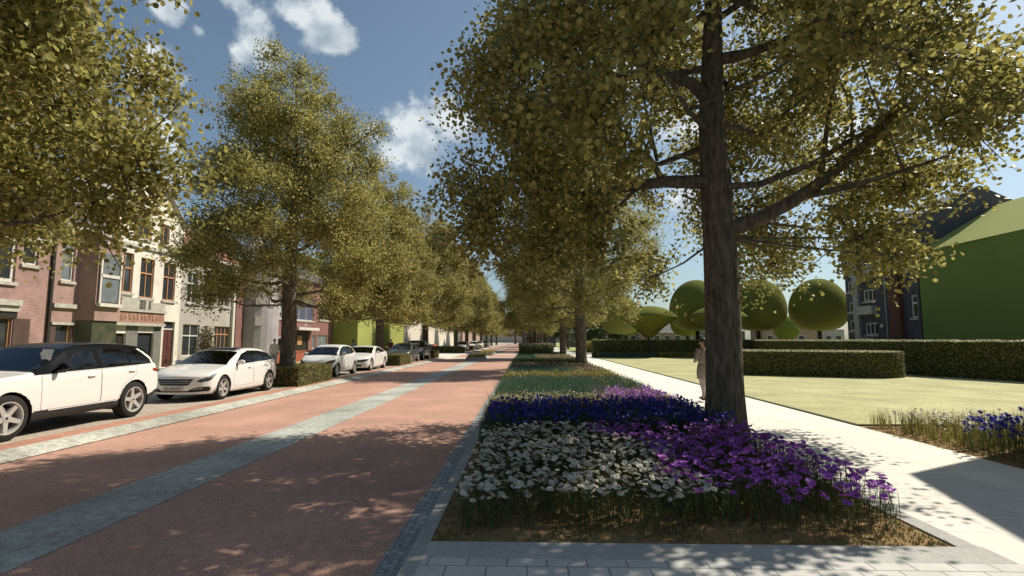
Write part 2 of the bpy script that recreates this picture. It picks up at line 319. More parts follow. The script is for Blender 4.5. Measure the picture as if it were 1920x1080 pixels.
# traffic islands
M['islandgreen'] = leafmat('island_planting', (.30, .30, .05), (.40, .36, .05), .6, .3)
def leaf_tufts(name, n, xr, yr, z0, h, w, m, blades=5, spread=.12, parent=None, hv=.3, seed=1, tip=None, tipm=None, tipsize=.02, lean=.3, tipn=1):
    """plants as bent blades (2 quads each); optional tip blobs (small crossed quads) with material index 1"""
    rg = np.random.default_rng(seed)
    if callable(xr): P = xr(rg, n); n = len(P)
    else: P = np.stack([rg.uniform(*xr, n), rg.uniform(*yr, n)], 1)
    nb = n * blades; base = np.repeat(P, blades, 0) + rg.normal(0, spread * .4, (nb, 2))
    hh = h * (1 + rg.uniform(-hv, hv, nb)); az = rg.uniform(0, 2 * np.pi, nb); le = rg.uniform(0, lean, nb) * hh
    d = np.stack([np.cos(az), np.sin(az)], 1); pr = np.stack([-np.sin(az), np.cos(az)], 1)
    za = rg.uniform(0, 2 * np.pi, nb); pr = np.stack([np.cos(za), np.sin(za)], 1)
    ww = w * rg.uniform(.7, 1.3, nb)
    V = np.zeros((nb, 6, 3)); 
    for k, (t, wf) in enumerate(((0, .6), (.55, 1.), (1., .12))):
        c = base + d * (le * t * t)[:, None]
        V[:, 2 * k, :2] = c - pr * (ww * wf / 2)[:, None]; V[:, 2 * k + 1, :2] = c + pr * (ww * wf / 2)[:, None]
        V[:, 2 * k, 2] = V[:, 2 * k + 1, 2] = z0 + hh * t
    idx = np.arange(nb)[:, None] * 6
    F1 = np.concatenate([idx + np.array([[0, 1, 3, 2]]), idx + np.array([[2, 3, 5, 4]])], 0)
    mi = np.zeros(len(F1), int); V = V.reshape(-1, 3)
    if tip is not None:
        sel = rg.permutation(nb)[:int(nb * tip)]
        T = base[sel] + d[sel] * le[sel][:, None]; tz = z0 + hh[sel]
        T = np.repeat(T, tipn, 0) + rg.normal(0, tipsize * .6 * (tipn > 1), (len(sel) * tipn, 2)); tz = np.repeat(tz, tipn) - rg.uniform(0, 1, len(sel) * tipn) * tipsize * 1.5 * (tipn > 1)
        nT = len(T); u = rg.normal(size=(nT, 3)); u /= np.linalg.norm(u, axis=1)[:, None]; v = np.cross(u, rg.normal(size=(nT, 3))); v /= np.linalg.norm(v, axis=1)[:, None]
        C = np.concatenate([T, tz[:, None]], 1); s = tipsize * rg.uniform(.7, 1.3, (nT, 1))
        Q = np.stack([C - u * s, C + v * s, C + u * s, C - v * s], 1).reshape(-1, 3)
        F2 = np.arange(nT * 4).reshape(-1, 4) + len(V); V = np.concatenate([V, Q]); F1 = np.concatenate([F1, F2]); mi = np.concatenate([mi, np.ones(nT, int)])
    ms = [m] + ([tipm] if tipm else [])
    return mkobj(name, npmesh(name, V, F1, ms, midx=mi), parent)
for i, (y0, y1, lab) in enumerate(((45.6, 49.0, 'low concrete traffic island with yellow green planting before the ramp teeth'), (60.2, 63.0, 'farther low traffic island with dark planting beyond the crossing'))):
    r = empty('traffic_island', (-4.5, (y0 + y1) / 2, 0)); h = (y1 - y0) / 2
    bb = MB(); pl = [(-.78, -h + .3), (-.5, -h), (.5, -h), (.78, -h + .3), (.78, h - .3), (.5, h), (-.5, h), (-.78, h - .3)]
    bb.prism(pl, 0, .30); bb.build('kerb_ring', M['kerb_dark'], r)
    leaf_tufts('planting', 420, (-.68, .68), (-h + .12, h - .12), .30, .18, .03, M['islandgreen'], 5, .1, r, seed=i)
    tag(r, lab, 'traffic island', 'traffic islands in the road')
# ---------------------------------------------------------------- trees
M['bark'] = mat('bark', (.19, .165, .13), .9, spec=.15, col2=(.06, .052, .04), vscale=14, bump=1.0, bscale=22, stretch=(1, 1, .22), detail=8)
M['leaf'] = leafmat('tree_leaves', (.262, .256, .080), (.425, .372, .115), .42, .54, .42, .32)
M['leaf_far'] = leafmat('far_tree_leaves', (.258, .245, .080), (.42, .358, .118), .45, .48, .42, .3)
PROF = np.array([(2.7, 1.8), (3.3, 4.0), (4.6, 4.7), (6.0, 4.9), (8.0, 4.35), (10.0, 3.4), (12.0, 2.2), (13.3, 1.2), (14.1, .25)])
def leaf_arrays(P, size, rg, up=.35):
    n = len(P); nrm = rg.normal(size=(n, 3)); nrm[:, 2] += up * 2; nrm /= np.linalg.norm(nrm, axis=1)[:, None]
    t = np.cross(nrm, rg.normal(size=(n, 3))); t /= np.linalg.norm(t, axis=1)[:, None]; s = np.cross(nrm, t)
    L = size * rg.uniform(.75, 1.2, (n, 1)); W = L * rg.uniform(.8, 1.0, (n, 1))
    loc = [(0, 0, 0), (-.47, .26, .09), (-.45, .74, .13), (0, .98, .0), (.45, .74, .13), (.47, .26, .09)]
    V = np.zeros((n, 6, 3))
    for k, (a, b, c) in enumerate(loc): V[:, k] = P + s * (a * W) + t * ((b - .5) * L) + nrm * (c * L)
    i = np.arange(n)[:, None] * 6
    return V.reshape(-1, 3), np.concatenate([i + np.array([[0, 3, 2, 1]]), i + np.array([[0, 5, 4, 3]])], 0)
def make_tree(seed, nleaf, lsize, limbs=(), lobes_n=78, trunk_r=.31, hole=None, rscale=1.0, trunk_n=14, twigs=True):
    rg = np.random.default_rng(seed)
    ph = rg.uniform(0, 6.28, 6)
    def Rad(z, th): return np.interp(z, PROF[:, 0], PROF[:, 1]) * rscale * (1 + .09 * np.sin(2 * th + ph[0]) + .08 * np.sin(3 * th + ph[1] + z * .5) + .06 * np.sin(5 * th + ph[2] - z))
    lob = []
    tries = 0
    while len(lob) < lobes_n and tries < 20000:
        tries += 1
        z = rg.uniform(3.1, 13.5); th = rg.uniform(0, 6.283); Rm = Rad(z, th)
        if rg.random() > (Rm / 5.) ** 1.0 + .12: continue
        rr = Rm * (rg.uniform(.45, .86) if rg.random() < .8 else rg.uniform(.15, .5))
        if z < 5.4 and rr < 1.9: continue
        p = np.array([rr * math.cos(th), rr * math.sin(th), z])
        if hole is not None and hole(p): continue
        if all(np.linalg.norm(p - q[0]) > .88 for q in lob): lob.append((p, rg.uniform(.75, 1.3) * (1 if z < 11 else .75)))
    tr = MB(); H = 13.2
    zs = np.array([-.15, .05, .3, .8, 1.6, 2.6, 3.6, 4.6, 5.8, 7.2, 8.8, 10.5, 12, H])
    rad = trunk_r * np.array([1.35, 1.22, 1.08, 1.0, .96, .93, .9, .84, .72, .58, .42, .27, .14, .05])
    wob = np.stack([.05 * np.sin(zs * .9 + ph[3]) * (zs / 6), .05 * np.sin(zs * 1.1 + ph[4]) * (zs / 6)], 1)
    def axis(z): return np.array([np.interp(z, zs, wob[:, 0]), np.interp(z, zs, wob[:, 1]), z])
    # trunk with irregular section
    vs = []; n = trunk_n * 2
    for i, z in enumerate(zs):
        for k in range(n):
            a = 2 * math.pi * k / n; fl = 1 + .05 * math.sin(3 * a + ph[5]) + .035 * math.sin(7 * a + z) + (.12 * max(0, 1 - z / .6) * math.sin(5 * a))
            vs.append((wob[i, 0] + rad[i] * fl * math.cos(a), wob[i, 1] + rad[i] * fl * math.sin(a), z))
    tr.add(vs, [(i * n + k, i * n + (k + 1) % n, (i + 1) * n + (k + 1) % n, (i + 1) * n + k) for i in range(len(zs) - 1) for k in range(n)])
    for L in limbs: tr.tube(L[0], L[1], 9)
    stored = []
    for L in limbs: stored += [(np.array(q), rr) for q, rr in zip(L[0][1:], L[1][1:])]
    order = sorted(range(len(lob)), key=lambda i: -math.hypot(lob[i][0][0], lob[i][0][1])); used = []; prim = []
    for i in order:
        p = lob[i][0]
        if (limbs and p[2] < 6.2) or math.hypot(p[0], p[1]) > 4.0: continue
        if len(prim) < 17 and all(abs(p[2] - lob[j][0][2]) + 1.6 * abs(math.remainder(math.atan2(p[1], p[0]) - math.atan2(lob[j][0][1], lob[j][0][0]), 6.2832)) > 1.9 for j in prim): prim.append(i)
    for i in prim:
        p = lob[i][0]; h = math.hypot(p[0], p[1]); za = max(3.3, p[2] - h * rg.uniform(.2, .5)); a = axis(za); r0 = min(.085, .03 + .012 * h)
        cv = [a + (p - a) * t + np.array([0, 0, -.12 * h * math.sin(math.pi * t)]) + rg.normal(0, .05, 3) * (0 < t < 1) for t in (0, .2, .4, .6, .8, 1)]
        rr = [r0, r0 * .85, r0 * .7, r0 * .52, r0 * .35, r0 * .2]; tr.tube(cv, rr, 7, cap=False); stored += list(zip(cv[1:5], rr[1:5]))
    SP = np.array([q for q, _ in stored]) if stored else np.zeros((1, 3))
    for i, (p, s) in enumerate(lob):
        if i in prim: continue
        dd = np.linalg.norm(SP - p, axis=1) + 1.5 * np.maximum(0, SP[:, 2] - p[2] + .2); j = int(np.argmin(dd)); ax_ = axis(max(3.6, p[2] - .6)); 
        if np.linalg.norm(ax_ - p) < dd[j]: a, r0 = ax_, .03
        else: a, r0 = SP[j], min(.032, stored[j][1] * .7)
        m = (a + p) / 2 + rg.normal(0, .1, 3); tr.tube([a, m, p], [r0, r0 * .7, r0 * .3], 5, cap=False)
    # twigs and leaves
    PP = []; tot = sum(s ** 2 for _, s in lob)
    for p, s in lob:
        nt = max(10, int(34 * s * s)); k = int(nleaf * s * s / tot / nt) + 1
        for j in range(nt):
            d = rg.normal(size=3); d /= np.linalg.norm(d); out = p / np.linalg.norm(p + 1e-6); d = d + np.array([out[0], out[1], .1]) * .5; d /= np.linalg.norm(d)
            e = p + d * s * rg.uniform(.5, 1.22) * np.array([1, 1, .85])
            if e[2] < 5.6 and math.hypot(e[0], e[1]) < 1.2: continue
            if hole is not None and hole(e): continue
            if twigs and j % 2 == 0: tr.tube([p, (p + e) / 2 + rg.normal(0, .05, 3), e], [.016, .011, .005], 3, cap=False)
            t = rg.uniform(.3, 1.04, k)[:, None]
            q = p + (e - p) * t + rg.normal(0, 1, (k, 3)) * np.array([.12, .12, .10]) * (1 + .25 * s)
            PP.append(q)
    P = np.concatenate(PP); P = P[np.hypot(P[:, 0], P[:, 1]) > .5]; V, Fq = leaf_arrays(P, lsize, rg)
    return tr.mesh('trunk', M['bark'], True), (V, Fq)
def tree(name, loc, rz, label, meshes, group, sc_=1.0, sz=1.0):
    r = empty(name, loc, rz); r.scale = (sc_, sc_, sz)
    mkobj('trunk', meshes[0], r); mkobj('crown', meshes[1], r)
    return tag(r, label, 'tree', group)
# near tree: limbs seen in the photograph, local to its base at (3.53, 9.5)
T1 = (3.55, 9.55)
def lp(x, z, y=0.): return (x - T1[0], y, z)
limbsA = [([lp(3.5, 4.62), lp(3.1, 4.6, -.1), lp(2.5, 4.58, -.2), lp(1.75, 4.5, -.1), lp(1.0, 4.45, .2), lp(.2, 4.7, .4)], [.15, .13, .11, .09, .06, .03]),
          ([lp(2.5, 4.6, -.2), lp(2.2, 4.9, -.5), lp(1.6, 5.3, -.9), lp(1.3, 5.7, -1.2)], [.06, .05, .035, .015]),
          ([lp(2.1, 4.55, -.15), lp(1.7, 4.15, -.2), lp(1.3, 3.9, -.3), lp(.9, 3.6, -.3)], [.04, .03, .02, .01]),
          ([lp(2.35, 4.9, -.4), lp(2.15, 5.6, -.6), lp(2.05, 6.1, -.7)], [.035, .025, .012]),
          ([lp(3.65, 3.75), lp(4.1, 3.85, -.15), lp(4.7, 4.15, -.3), lp(5.3, 4.55, -.4), lp(6.0, 5.2, -.6), lp(6.8, 6.2, -.8)], [.17, .14, .12, .10, .07, .03]),
          ([lp(4.9, 4.25, -.3), lp(5.5, 4.3, -.8), lp(6.0, 4.4, -1.3), lp(6.4, 4.5, -1.7)], [.06, .05, .03, .012]),
          ([lp(5.2, 4.5, -.4), lp(5.3, 5.1, -.4), lp(5.5, 5.9, -.3), lp(5.9, 6.9, 0)], [.055, .045, .035, .015]),
          ([lp(3.5, 6.15), lp(3.1, 6.5, -.1), lp(2.5, 6.65, -.2), lp(1.7, 7.2, -.3), lp(1.0, 8.0, -.2)], [.13, .11, .09, .06, .02]),
          ([lp(3.6, 7.0), lp(4.1, 7.05, -.1), lp(4.9, 7.25, -.3), lp(5.8, 7.8, -.5)], [.12, .10, .07, .03])]
def holeA(p):
    x, y, z = p
    if abs(x + .85) < .95 and 3.9 < z < 6.35 and abs(y) < 3.4: return True       # gap left of the trunk
    if -1.3 < x < 0.3 and z < 5.0 and -5.5 < y < 2.5: return True                 # open underside beside the trunk
    if 0.2 < x < 1.2 and z < 3.9: return True
    if z < 3.75 and x < 2.2 and y < -1.2: return True
    q = np.array([x - .25, y, z - 1.6]); s_ = np.array(S); k = float(q @ s_)
    if k > 0 and np.linalg.norm(q - s_ * k) < .5: return True
    return False
tA = make_tree(11, 138000, .082, limbsA, 150, .32, holeA, 1.08); tA = (tA[0], npmesh('crown', *tA[1], M['leaf']))
tB = make_tree(23, 135000, .072, (), 112, .30); tB = (tB[0], npmesh('crown', *tB[1], M['leaf']))
tC = make_tree(37, 80000, .112, (), 125, .30, twigs=False); tC = (tC[0], npmesh('crown', *tC[1], M['leaf_far']))
tN = make_tree(53, 235000, .077, (), 165, .30); tN = (tN[0], npmesh('crown', *tN[1], M['leaf']))
tD = make_tree(41, 26000, .19, (), 110, .30, twigs=False); tD = (tD[0], npmesh('crown', *tD[1], M['leaf_far']))
GR, GL = 'street trees along the flower bed', 'street trees along the parked cars'
tree('street_tree', (*T1, .08), 0, 'large tree with a thick dark trunk rising from the purple flowers, nearest to us', tA, GR)
tree('street_tree', (3.12, 30.3, .08), 1.0, 'second tree in the flower bed beyond the thick nearest trunk', tB, GR, 1.06, 1.08)
tree('street_tree', (3.5, 55.2 - 4.6, .08), 2.2, 'third tree at the far end of the flower bed before the pale crossing', tC, GR, 1.05, 1.08)
tree('street_tree', (-10.4, 6.5, .1), 2.0, 'tree overhanging the white black-roofed car, its crown filling the upper left', tN, GL, 1.04, 1.13)
tree('street_tree', (-9.35, 20.4, .1), .4, 'tall tree standing in the first clipped box hedge behind the white hatchback', tB, GL, 1.0, 1.0)
tree('street_tree', (-10.1, 35.8, .1), 3.0, 'tree in the second box hedge behind the white coupe', tC, GL, .97, 1.0)
tree('street_tree', (-9.7, 50.2, .1), 4.4, 'tree just beyond the black parked cars at the near side of the crossing', tC, GL, 1.0, 1.08)
tree('street_tree', (-9.7, 72, .1), 5.4, 'first left hand tree beyond the pale crossing', tC, GL, 1, 1.08)
far = [(-9.8, 86, 'second left hand tree beyond the crossing'), (-9.9, 100, 'third left hand tree beyond the crossing'), (-9.9, 115, 'fourth left hand tree beyond the crossing'), (-10, 131, 'fifth left hand tree beyond the crossing'), (-10, 150, 'sixth left hand tree beyond the crossing'), (-10, 175, 'farthest left hand tree along the avenue')]
for i, (x, y, l) in enumerate(far): tree('street_tree', (x, y, .1), i * 1.3, l, tD if y > 90 else tC, GL, 1, 1.08)
far = [(.6, 74, 'slim tree in the low planter right behind the crossing, left of a twin'), (1.4, 84, 'slim tree in the low planter behind the crossing, right of its twin'), (3.4, 98, 'third right hand tree beyond the crossing'), (3.4, 118, 'fourth right hand tree beyond the crossing'), (3.4, 142, 'fifth right hand tree beyond the crossing'), (3.2, 170, 'farthest right hand tree along the avenue')]
for i, (x, y, l) in enumerate(far): tree('street_tree', (x, y, .1), 2 + i * 1.7, l, tD if y > 90 else tC, GR, 1, 1.08)
tree('street_tree', (-4.5, 215, .1), 2, 'distant tree closing the end of the avenue, left one', tD, 'trees at the end of the avenue', 1.2)
tree('street_tree', (2.5, 225, .1), 3, 'distant tree closing the end of the avenue, right one', tD, 'trees at the end of the avenue', 1.2)
# dark green trees behind the plaza, right
M['leaf_dark'] = leafmat('dark_tree_leaves', (.035, .075, .035), (.05, .10, .035), .5, .2, .35)
dk = (tD[0], tD[1].copy()); dk[1].materials.clear(); dk[1].materials.append(M['leaf_dark'])
for i, (x, y, s, l) in enumerate([(9.2, 76, .62, 'dark green tree behind the hedge corner, leftmost of the three dark ones'), (13.2, 84, .6, 'dark green tree behind the long hedge, middle of the three dark ones'), (7.6, 96, .7, 'dark green tree behind the plaza, farthest of the three dark ones')]):
    tree('broadleaf_tree', (x, y, .1), i * 2.1, l, dk, 'dark green trees beyond the plaza', s, s)
# ---------------------------------------------------------------- hedges
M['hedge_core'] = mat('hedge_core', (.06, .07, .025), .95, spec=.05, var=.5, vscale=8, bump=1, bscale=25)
M['hedge_leaf'] = leafmat('hedge_leaves', (.17, .18, .06), (.27, .22, .085), .55, .2, .35)
M['hedge_dark'] = leafmat('tall_hedge_leaves', (.15, .17, .06), (.23, .205, .085), .6, .25, .35)
M['hedge_top_sun'] = leafmat('sunlit_hedge_top', (.38, .37, .20), (.46, .43, .26), .6, .2, .2)  # paler leaves laid on hedge tops, sunlight put into their colour
def tri_leaves(P, Nn, size, rg, tilt=.75):
    n = len(P); nr = Nn + rg.normal(0, tilt, (n, 3)); nr /= np.linalg.norm(nr, axis=1)[:, None]
    t = np.cross(nr, rg.normal(size=(n, 3))); t /= np.linalg.norm(t, axis=1)[:, None]; s = np.cross(nr, t); L = size * rg.uniform(.7, 1.3, (n, 1))
    V = np.stack([P - t * L * .5, P + s * L * .33, P + t * L * .5, P - s * L * .33], 1).reshape(-1, 3)
    return V, np.arange(n * 4).reshape(-1, 4)
def box_hedge_mesh(lx, ly, h, dens, size, seed, name='foliage', m='hedge_leaf', core=True):
    rg = np.random.default_rng(seed); Ps = []; Ns = []
    for (ax, s, a, b_) in (('x', 1, ly, h), ('x', -1, ly, h), ('y', 1, lx, h), ('y', -1, lx, h), ('z', 1, lx, ly)):
        n = int(a * b_ * dens); u = rg.uniform(-.5, .5, n) * a; v = rg.uniform(0, 1, n) * b_; o = rg.normal(0, .018, n)
        if ax == 'x': P = np.stack([s * lx / 2 + o, u, v], 1); nn = (s, 0, 0)
        elif ax == 'y': P = np.stack([u, s * ly / 2 + o, v], 1); nn = (0, s, 0)
        else: P = np.stack([u, v - ly / 2, h + o], 1); nn = (0, 0, 1)
        Ps.append(P); Ns.append(np.tile(nn, (n, 1)))
    V, Fq = tri_leaves(np.concatenate(Ps), np.concatenate(Ns).astype(float), size, rg)
    return npmesh(name, V, Fq, M[m])
HB = (2.3, 3.3, .68)
hm = box_hedge_mesh(*HB, 900, .055, 3)
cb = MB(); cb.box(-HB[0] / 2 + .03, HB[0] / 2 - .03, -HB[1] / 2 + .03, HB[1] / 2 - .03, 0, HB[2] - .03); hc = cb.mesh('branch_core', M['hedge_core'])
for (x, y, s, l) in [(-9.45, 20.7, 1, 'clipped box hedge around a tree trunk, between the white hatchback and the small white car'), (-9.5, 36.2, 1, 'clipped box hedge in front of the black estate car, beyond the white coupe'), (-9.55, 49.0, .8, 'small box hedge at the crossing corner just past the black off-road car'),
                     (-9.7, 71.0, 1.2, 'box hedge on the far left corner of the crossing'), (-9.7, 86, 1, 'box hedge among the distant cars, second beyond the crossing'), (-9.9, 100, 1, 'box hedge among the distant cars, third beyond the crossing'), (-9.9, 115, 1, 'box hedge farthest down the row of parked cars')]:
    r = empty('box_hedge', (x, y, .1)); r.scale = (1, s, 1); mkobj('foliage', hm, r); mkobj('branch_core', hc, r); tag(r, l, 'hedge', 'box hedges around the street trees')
def line_hedge(name, pts, wid, h, dens, size, m, label, scallop=0., seed=1, closed_round=False):
    r = empty(name, (pts[0][0], pts[0][1], .1)); ox, oy = pts[0]
    pts = [np.array([p[0] - ox, p[1] - oy]) for p in pts]; rg = np.random.default_rng(seed); Ps = []; Ns = []; core = MB(); rail = []
    L = []; R_ = []
    for i, p in enumerate(pts):
        d1 = pts[min(i + 1, len(pts) - 1)] - p if i < len(pts) - 1 else p - pts[i - 1]; d0 = p - pts[i - 1] if i > 0 else d1
        d = d1 / np.linalg.norm(d1) + d0 / np.linalg.norm(d0); d /= np.linalg.norm(d); nn = np.array([-d[1], d[0]]); k = 1 / max(.5, abs(np.dot(nn, np.array([-d1[1], d1[0]]) / np.linalg.norm(d1))))
        L.append(p + nn * wid / 2 * k); R_.append(p - nn * wid / 2 * k)
    n = len(pts); e = .03
    vs = [(*q, 0) for q in L] + [(*q, 0) for q in R_] + [(*q, h - e) for q in L] + [(*q, h - e) for q in R_]
    fs = []
    for i in range(n - 1): fs += [(i, i + 1, 2 * n + i + 1, 2 * n + i), (n + i, 3 * n + i, 3 * n + i + 1, n + i + 1), (2 * n + i, 2 * n + i + 1, 3 * n + i + 1, 3 * n + i)]
    fs += [(0, 2 * n, 3 * n, n), (n - 1, 2 * n - 1, 4 * n - 1, 3 * n - 1)]
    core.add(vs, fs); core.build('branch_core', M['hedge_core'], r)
    acc = 0
    for i in range(n - 1):
        for A, B, sgn in ((L[i], L[i + 1], 1), (R_[i], R_[i + 1], -1)):
            ln = np.linalg.norm(B - A); k = int(ln * h * dens); t = rg.uniform(0, 1, k)[:, None]; q = A + (B - A) * t; dd = (B - A) / ln; nn = np.array([-dd[1], dd[0]]) * sgn
            o = rg.normal(0, .02, k); Ps.append(np.concatenate([q + nn * o[:, None], (rg.uniform(0, 1, k) * h)[:, None]], 1)); Ns.append(np.tile([*nn, .2], (k, 1)))
        ln = np.linalg.norm(pts[i + 1] - pts[i]); k = int(ln * wid * dens * 1.2); t = rg.uniform(0, 1, k)[:, None]; a = L[i] + (L[i + 1] - L[i]) * t; c = R_[i] + (R_[i + 1] - R_[i]) * t; w = rg.uniform(0, 1, k)[:, None]
        zz = h + rg.normal(0, .012, k) + scallop * np.abs(((acc + t[:, 0] * ln) % 1.6) / 1.6 - .5)
        Ps.append(np.concatenate([a * (1 - w) + c * w, zz[:, None]], 1)); Ns.append(np.tile([0, 0, 1.], (k, 1))); acc += ln
    for A, B, s in ((L[0], R_[0], -1), (L[-1], R_[-1], 1)):
        ln = wid; k = int(ln * h * dens); t = rg.uniform(0, 1, k)[:, None]; q = A + (B - A) * t; Ps.append(np.concatenate([q, (rg.uniform(0, 1, k) * h)[:, None]], 1)); dd = (B - A) / ln; Ns.append(np.tile([-dd[1] * -s, dd[0] * -s, 0], (k, 1)))
    V, Fq = tri_leaves(np.concatenate(Ps), np.concatenate(Ns), size, rg, .45); nn_ = np.concatenate(Ns); topm = (np.abs(nn_[:, 2] - 1) < 1e-6).astype(int); mkobj('foliage', npmesh('foliage', V, Fq, [M[m], M['hedge_top_sun']], midx=topm), r)
    return tag(r, label, 'hedge')
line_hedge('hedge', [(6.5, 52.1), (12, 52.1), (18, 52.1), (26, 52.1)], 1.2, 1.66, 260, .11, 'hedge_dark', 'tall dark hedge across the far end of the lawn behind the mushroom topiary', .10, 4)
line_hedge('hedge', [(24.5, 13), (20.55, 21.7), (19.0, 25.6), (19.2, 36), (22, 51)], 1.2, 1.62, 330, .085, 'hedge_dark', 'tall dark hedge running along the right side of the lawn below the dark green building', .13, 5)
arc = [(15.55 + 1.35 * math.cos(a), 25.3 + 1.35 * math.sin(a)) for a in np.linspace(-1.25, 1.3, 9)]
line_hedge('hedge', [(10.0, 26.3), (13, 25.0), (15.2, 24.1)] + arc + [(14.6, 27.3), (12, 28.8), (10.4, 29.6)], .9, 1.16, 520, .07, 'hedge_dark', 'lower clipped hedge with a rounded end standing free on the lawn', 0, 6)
# ---------------------------------------------------------------- topiary
def topimat():
    m = mat('topiary_green', (.16, .17, .042), .9, spec=.03, col2=(.125, .135, .032), vscale=20, bump=.8, bscale=34, detail=6); return m
M['topi'] = topimat(); M['topi_trunk'] = mat('topiary_trunk', (.05, .04, .03), .9, bump=.5)
def fuzz(prof, n, size, seed, dens):
    """small clipped leaves over a lathed shape"""
    rg = np.random.default_rng(seed); Ps = []; Ns = []
    for (r0, z0), (r1, z1) in zip(prof[:-1], prof[1:]):
        sl_ = math.hypot(r1 - r0, z1 - z0); k = int(math.pi * (r0 + r1) * sl_ * dens); t = rg.uniform(0, 1, k); th = rg.uniform(0, 6.283, k); r = r0 + (r1 - r0) * t; z = z0 + (z1 - z0) * t
        nr, nz = (z1 - z0) / (sl_ + 1e-9), -(r1 - r0) / (sl_ + 1e-9)
        Ps.append(np.stack([r * np.cos(th), r * np.sin(th), z], 1)); Ns.append(np.stack([nr * np.cos(th), nr * np.sin(th), np.full(k, nz)], 1))
    return np.concatenate(Ps), np.concatenate(Ns), rg
def topiary(name, prof, tz, trad, label, loc, group, mesh=None, s=1.):
    r = empty(name, loc); r.scale = (s, s, s)
    if mesh is None:
        b = MB(); b.lathe(prof, 40); c = b.mesh('clipped_crown', M['topi'], True)
        P, Nn, rg = fuzz(prof, 0, .1, 3, 60); V, Fq = tri_leaves(P, Nn, .085, rg, .22)
        n0 = len(c.vertices); b2 = MB(); b2.v = b.v + [tuple(q) for q in V]; b2.f = b.f + [tuple(int(i) + n0 for i in f) for f in Fq]; b2.m = [0] * len(b2.f)
        c = b2.mesh('clipped_crown', M['topi'], True)
        t = MB(); t.tube([(0, 0, -.1), (0, 0, tz)], [trad * 1.15, trad], 10); mesh = (c, t.mesh('trunk', M['topi_trunk'], True))
    mkobj('clipped_crown', mesh[0], r); mkobj('trunk', mesh[1], r); tag(r, label, 'topiary tree', group); return mesh
ballp = [(0.02, 2.55)] + [(2.72 * (math.sin(a) ** .62 if a < 1.57 else math.sin(a)), (4.72 - 2.12 * math.cos(a) ** 1.0) if a < 1.57 else 4.72 - 3.15 * math.cos(a)) for a in np.linspace(.10, math.pi - .05, 24)] + [(.0, 7.88)]
mush = [(.04, 1.86), (.35, 1.9), (.7, 2.2), (1.5, 2.95), (2.3, 3.48), (2.70, 3.82), (2.72, 3.87), (2.3, 4.28), (1.6, 4.66), (.8, 4.88), (0, 4.95)]
bm_ = topiary('topiary_tree', ballp, 2.9, .2, 'big round ball-shaped topiary tree directly right of the thick trunk', (23.4, 53.6, .1), 'ball topiary trees')
for (x, y, s, l) in [(17.6, 54.5, 1, 'big round ball-shaped topiary tree half hidden left of the thick trunk'), (29.5, 53.6, 1.0, 'big round ball-shaped topiary tree touching the dark brick building'), (43, 88, .72, 'small distant ball topiary between the two biggest balls and the dark building'),
                     (15.5, 82, .92, 'far ball topiary showing dark under the left mushroom tree'), (25.4, 84, .9, 'far ball topiary behind the trunk of the middle big ball'), (11.8, 66, .92, 'ball topiary partly behind the second street tree crown')]:
    topiary('topiary_tree', None, 0, 0, l, (x, y, .1), 'ball topiary trees', bm_, s)
mm_ = topiary('topiary_tree', mush, 1.95, .1, 'mushroom-shaped flat topiary tree on a thin stem in front of the far hedge', (11.8, 50.9, .1), 'mushroom topiary trees')
topiary('topiary_tree', None, 0, 0, 'mushroom-shaped flat topiary tree half hidden by the thick trunk', (18.4, 50.9, .1), 'mushroom topiary trees', mm_)
# ---------------------------------------------------------------- flower beds
M['stem'] = leafmat('flower_stems', (.06, .085, .026), (.12, .14, .045), .6, .25, .3)
M['olive'] = leafmat('olive_foliage', (.11, .12, .035), (.17, .17, .05), .6, .25, .3)
M['white_petal'] = leafmat('white_petals', (.66, .63, .55), (.60, .58, .51), .6, .25, .08)
M['yellow_eye'] = mat('yellow_flower_centre', (.55, .38, .05), .8)
M['purple_petal'] = leafmat('purple_petals', (.27, .07, .46), (.46, .12, .55), .55, .3, .3)
M['dark_eye'] = mat('dark_flower_centre', (.015, .01, .03), .8)
M['blue_petal'] = leafmat('blue_petals', (.028, .034, .32), (.055, .06, .42), .55, .2, .35)
M['teal'] = leafmat('teal_foliage', (.085, .155, .10), (.13, .20, .13), .6, .2, .35)
M['dkgreen'] = leafmat('dark_foliage', (.035, .065, .03), (.06, .09, .035), .6, .2, .35)
M['yelgreen'] = leafmat('yellow_green_foliage', (.24, .235, .045), (.34, .29, .07), .6, .25, .3)
M['cream_tip'] = leafmat('cream_blossom', (.55, .50, .33), (.62, .56, .42), .6, .2, .15)
M['orange_tip'] = leafmat('orange_blossom', (.38, .28, .08), (.50, .40, .18), .6, .2, .25)
M['violet_tip'] = leafmat('violet_blossom', (.40, .15, .58), (.48, .24, .62), .6, .25, .25)
M['rose_tip'] = leafmat('rose_blossom', (.36, .26, .20), (.30, .26, .13), .6, .2, .25)
def stem_mesh(h, seed, leaves=3, r=.0025, lean=.05):
    rg = random.Random(seed); b = MB(); a = rg.uniform(0, 6.28); dx, dy = math.cos(a) * lean * rg.uniform(.2, 1), math.sin(a) * lean * rg.uniform(.2, 1)
    pts = [(0, 0, 0), (dx * .2, dy * .2, h * .35), (dx * .55, dy * .55, h * .7), (dx, dy, h)]; b.tube(pts, [r * 1.3, r * 1.1, r, r * .9], 4, cap=False)
    for i in range(leaves):
        z = h * rg.uniform(.05, .75); t = rg.uniform(0, 6.28); l = h * rg.uniform(.18, .34); c, s = math.cos(t), math.sin(t); w = .006
        bx, by = dx * z / h * .8, dy * z / h * .8
        b.add([(bx - s * w * .4, by + c * w * .4, z), (bx + s * w * .4, by - c * w * .4, z), (bx + c * l * .5 + s * w, by + s * l * .5 - c * w, z + l * .55), (bx + c * l * .5 - s * w, by + s * l * .5 + c * w, z + l * .55), (bx + c * l, by + s * l, z + l * .6)], [(0, 1, 2, 3), (3, 2, 4)])
    return b, (dx, dy, h)
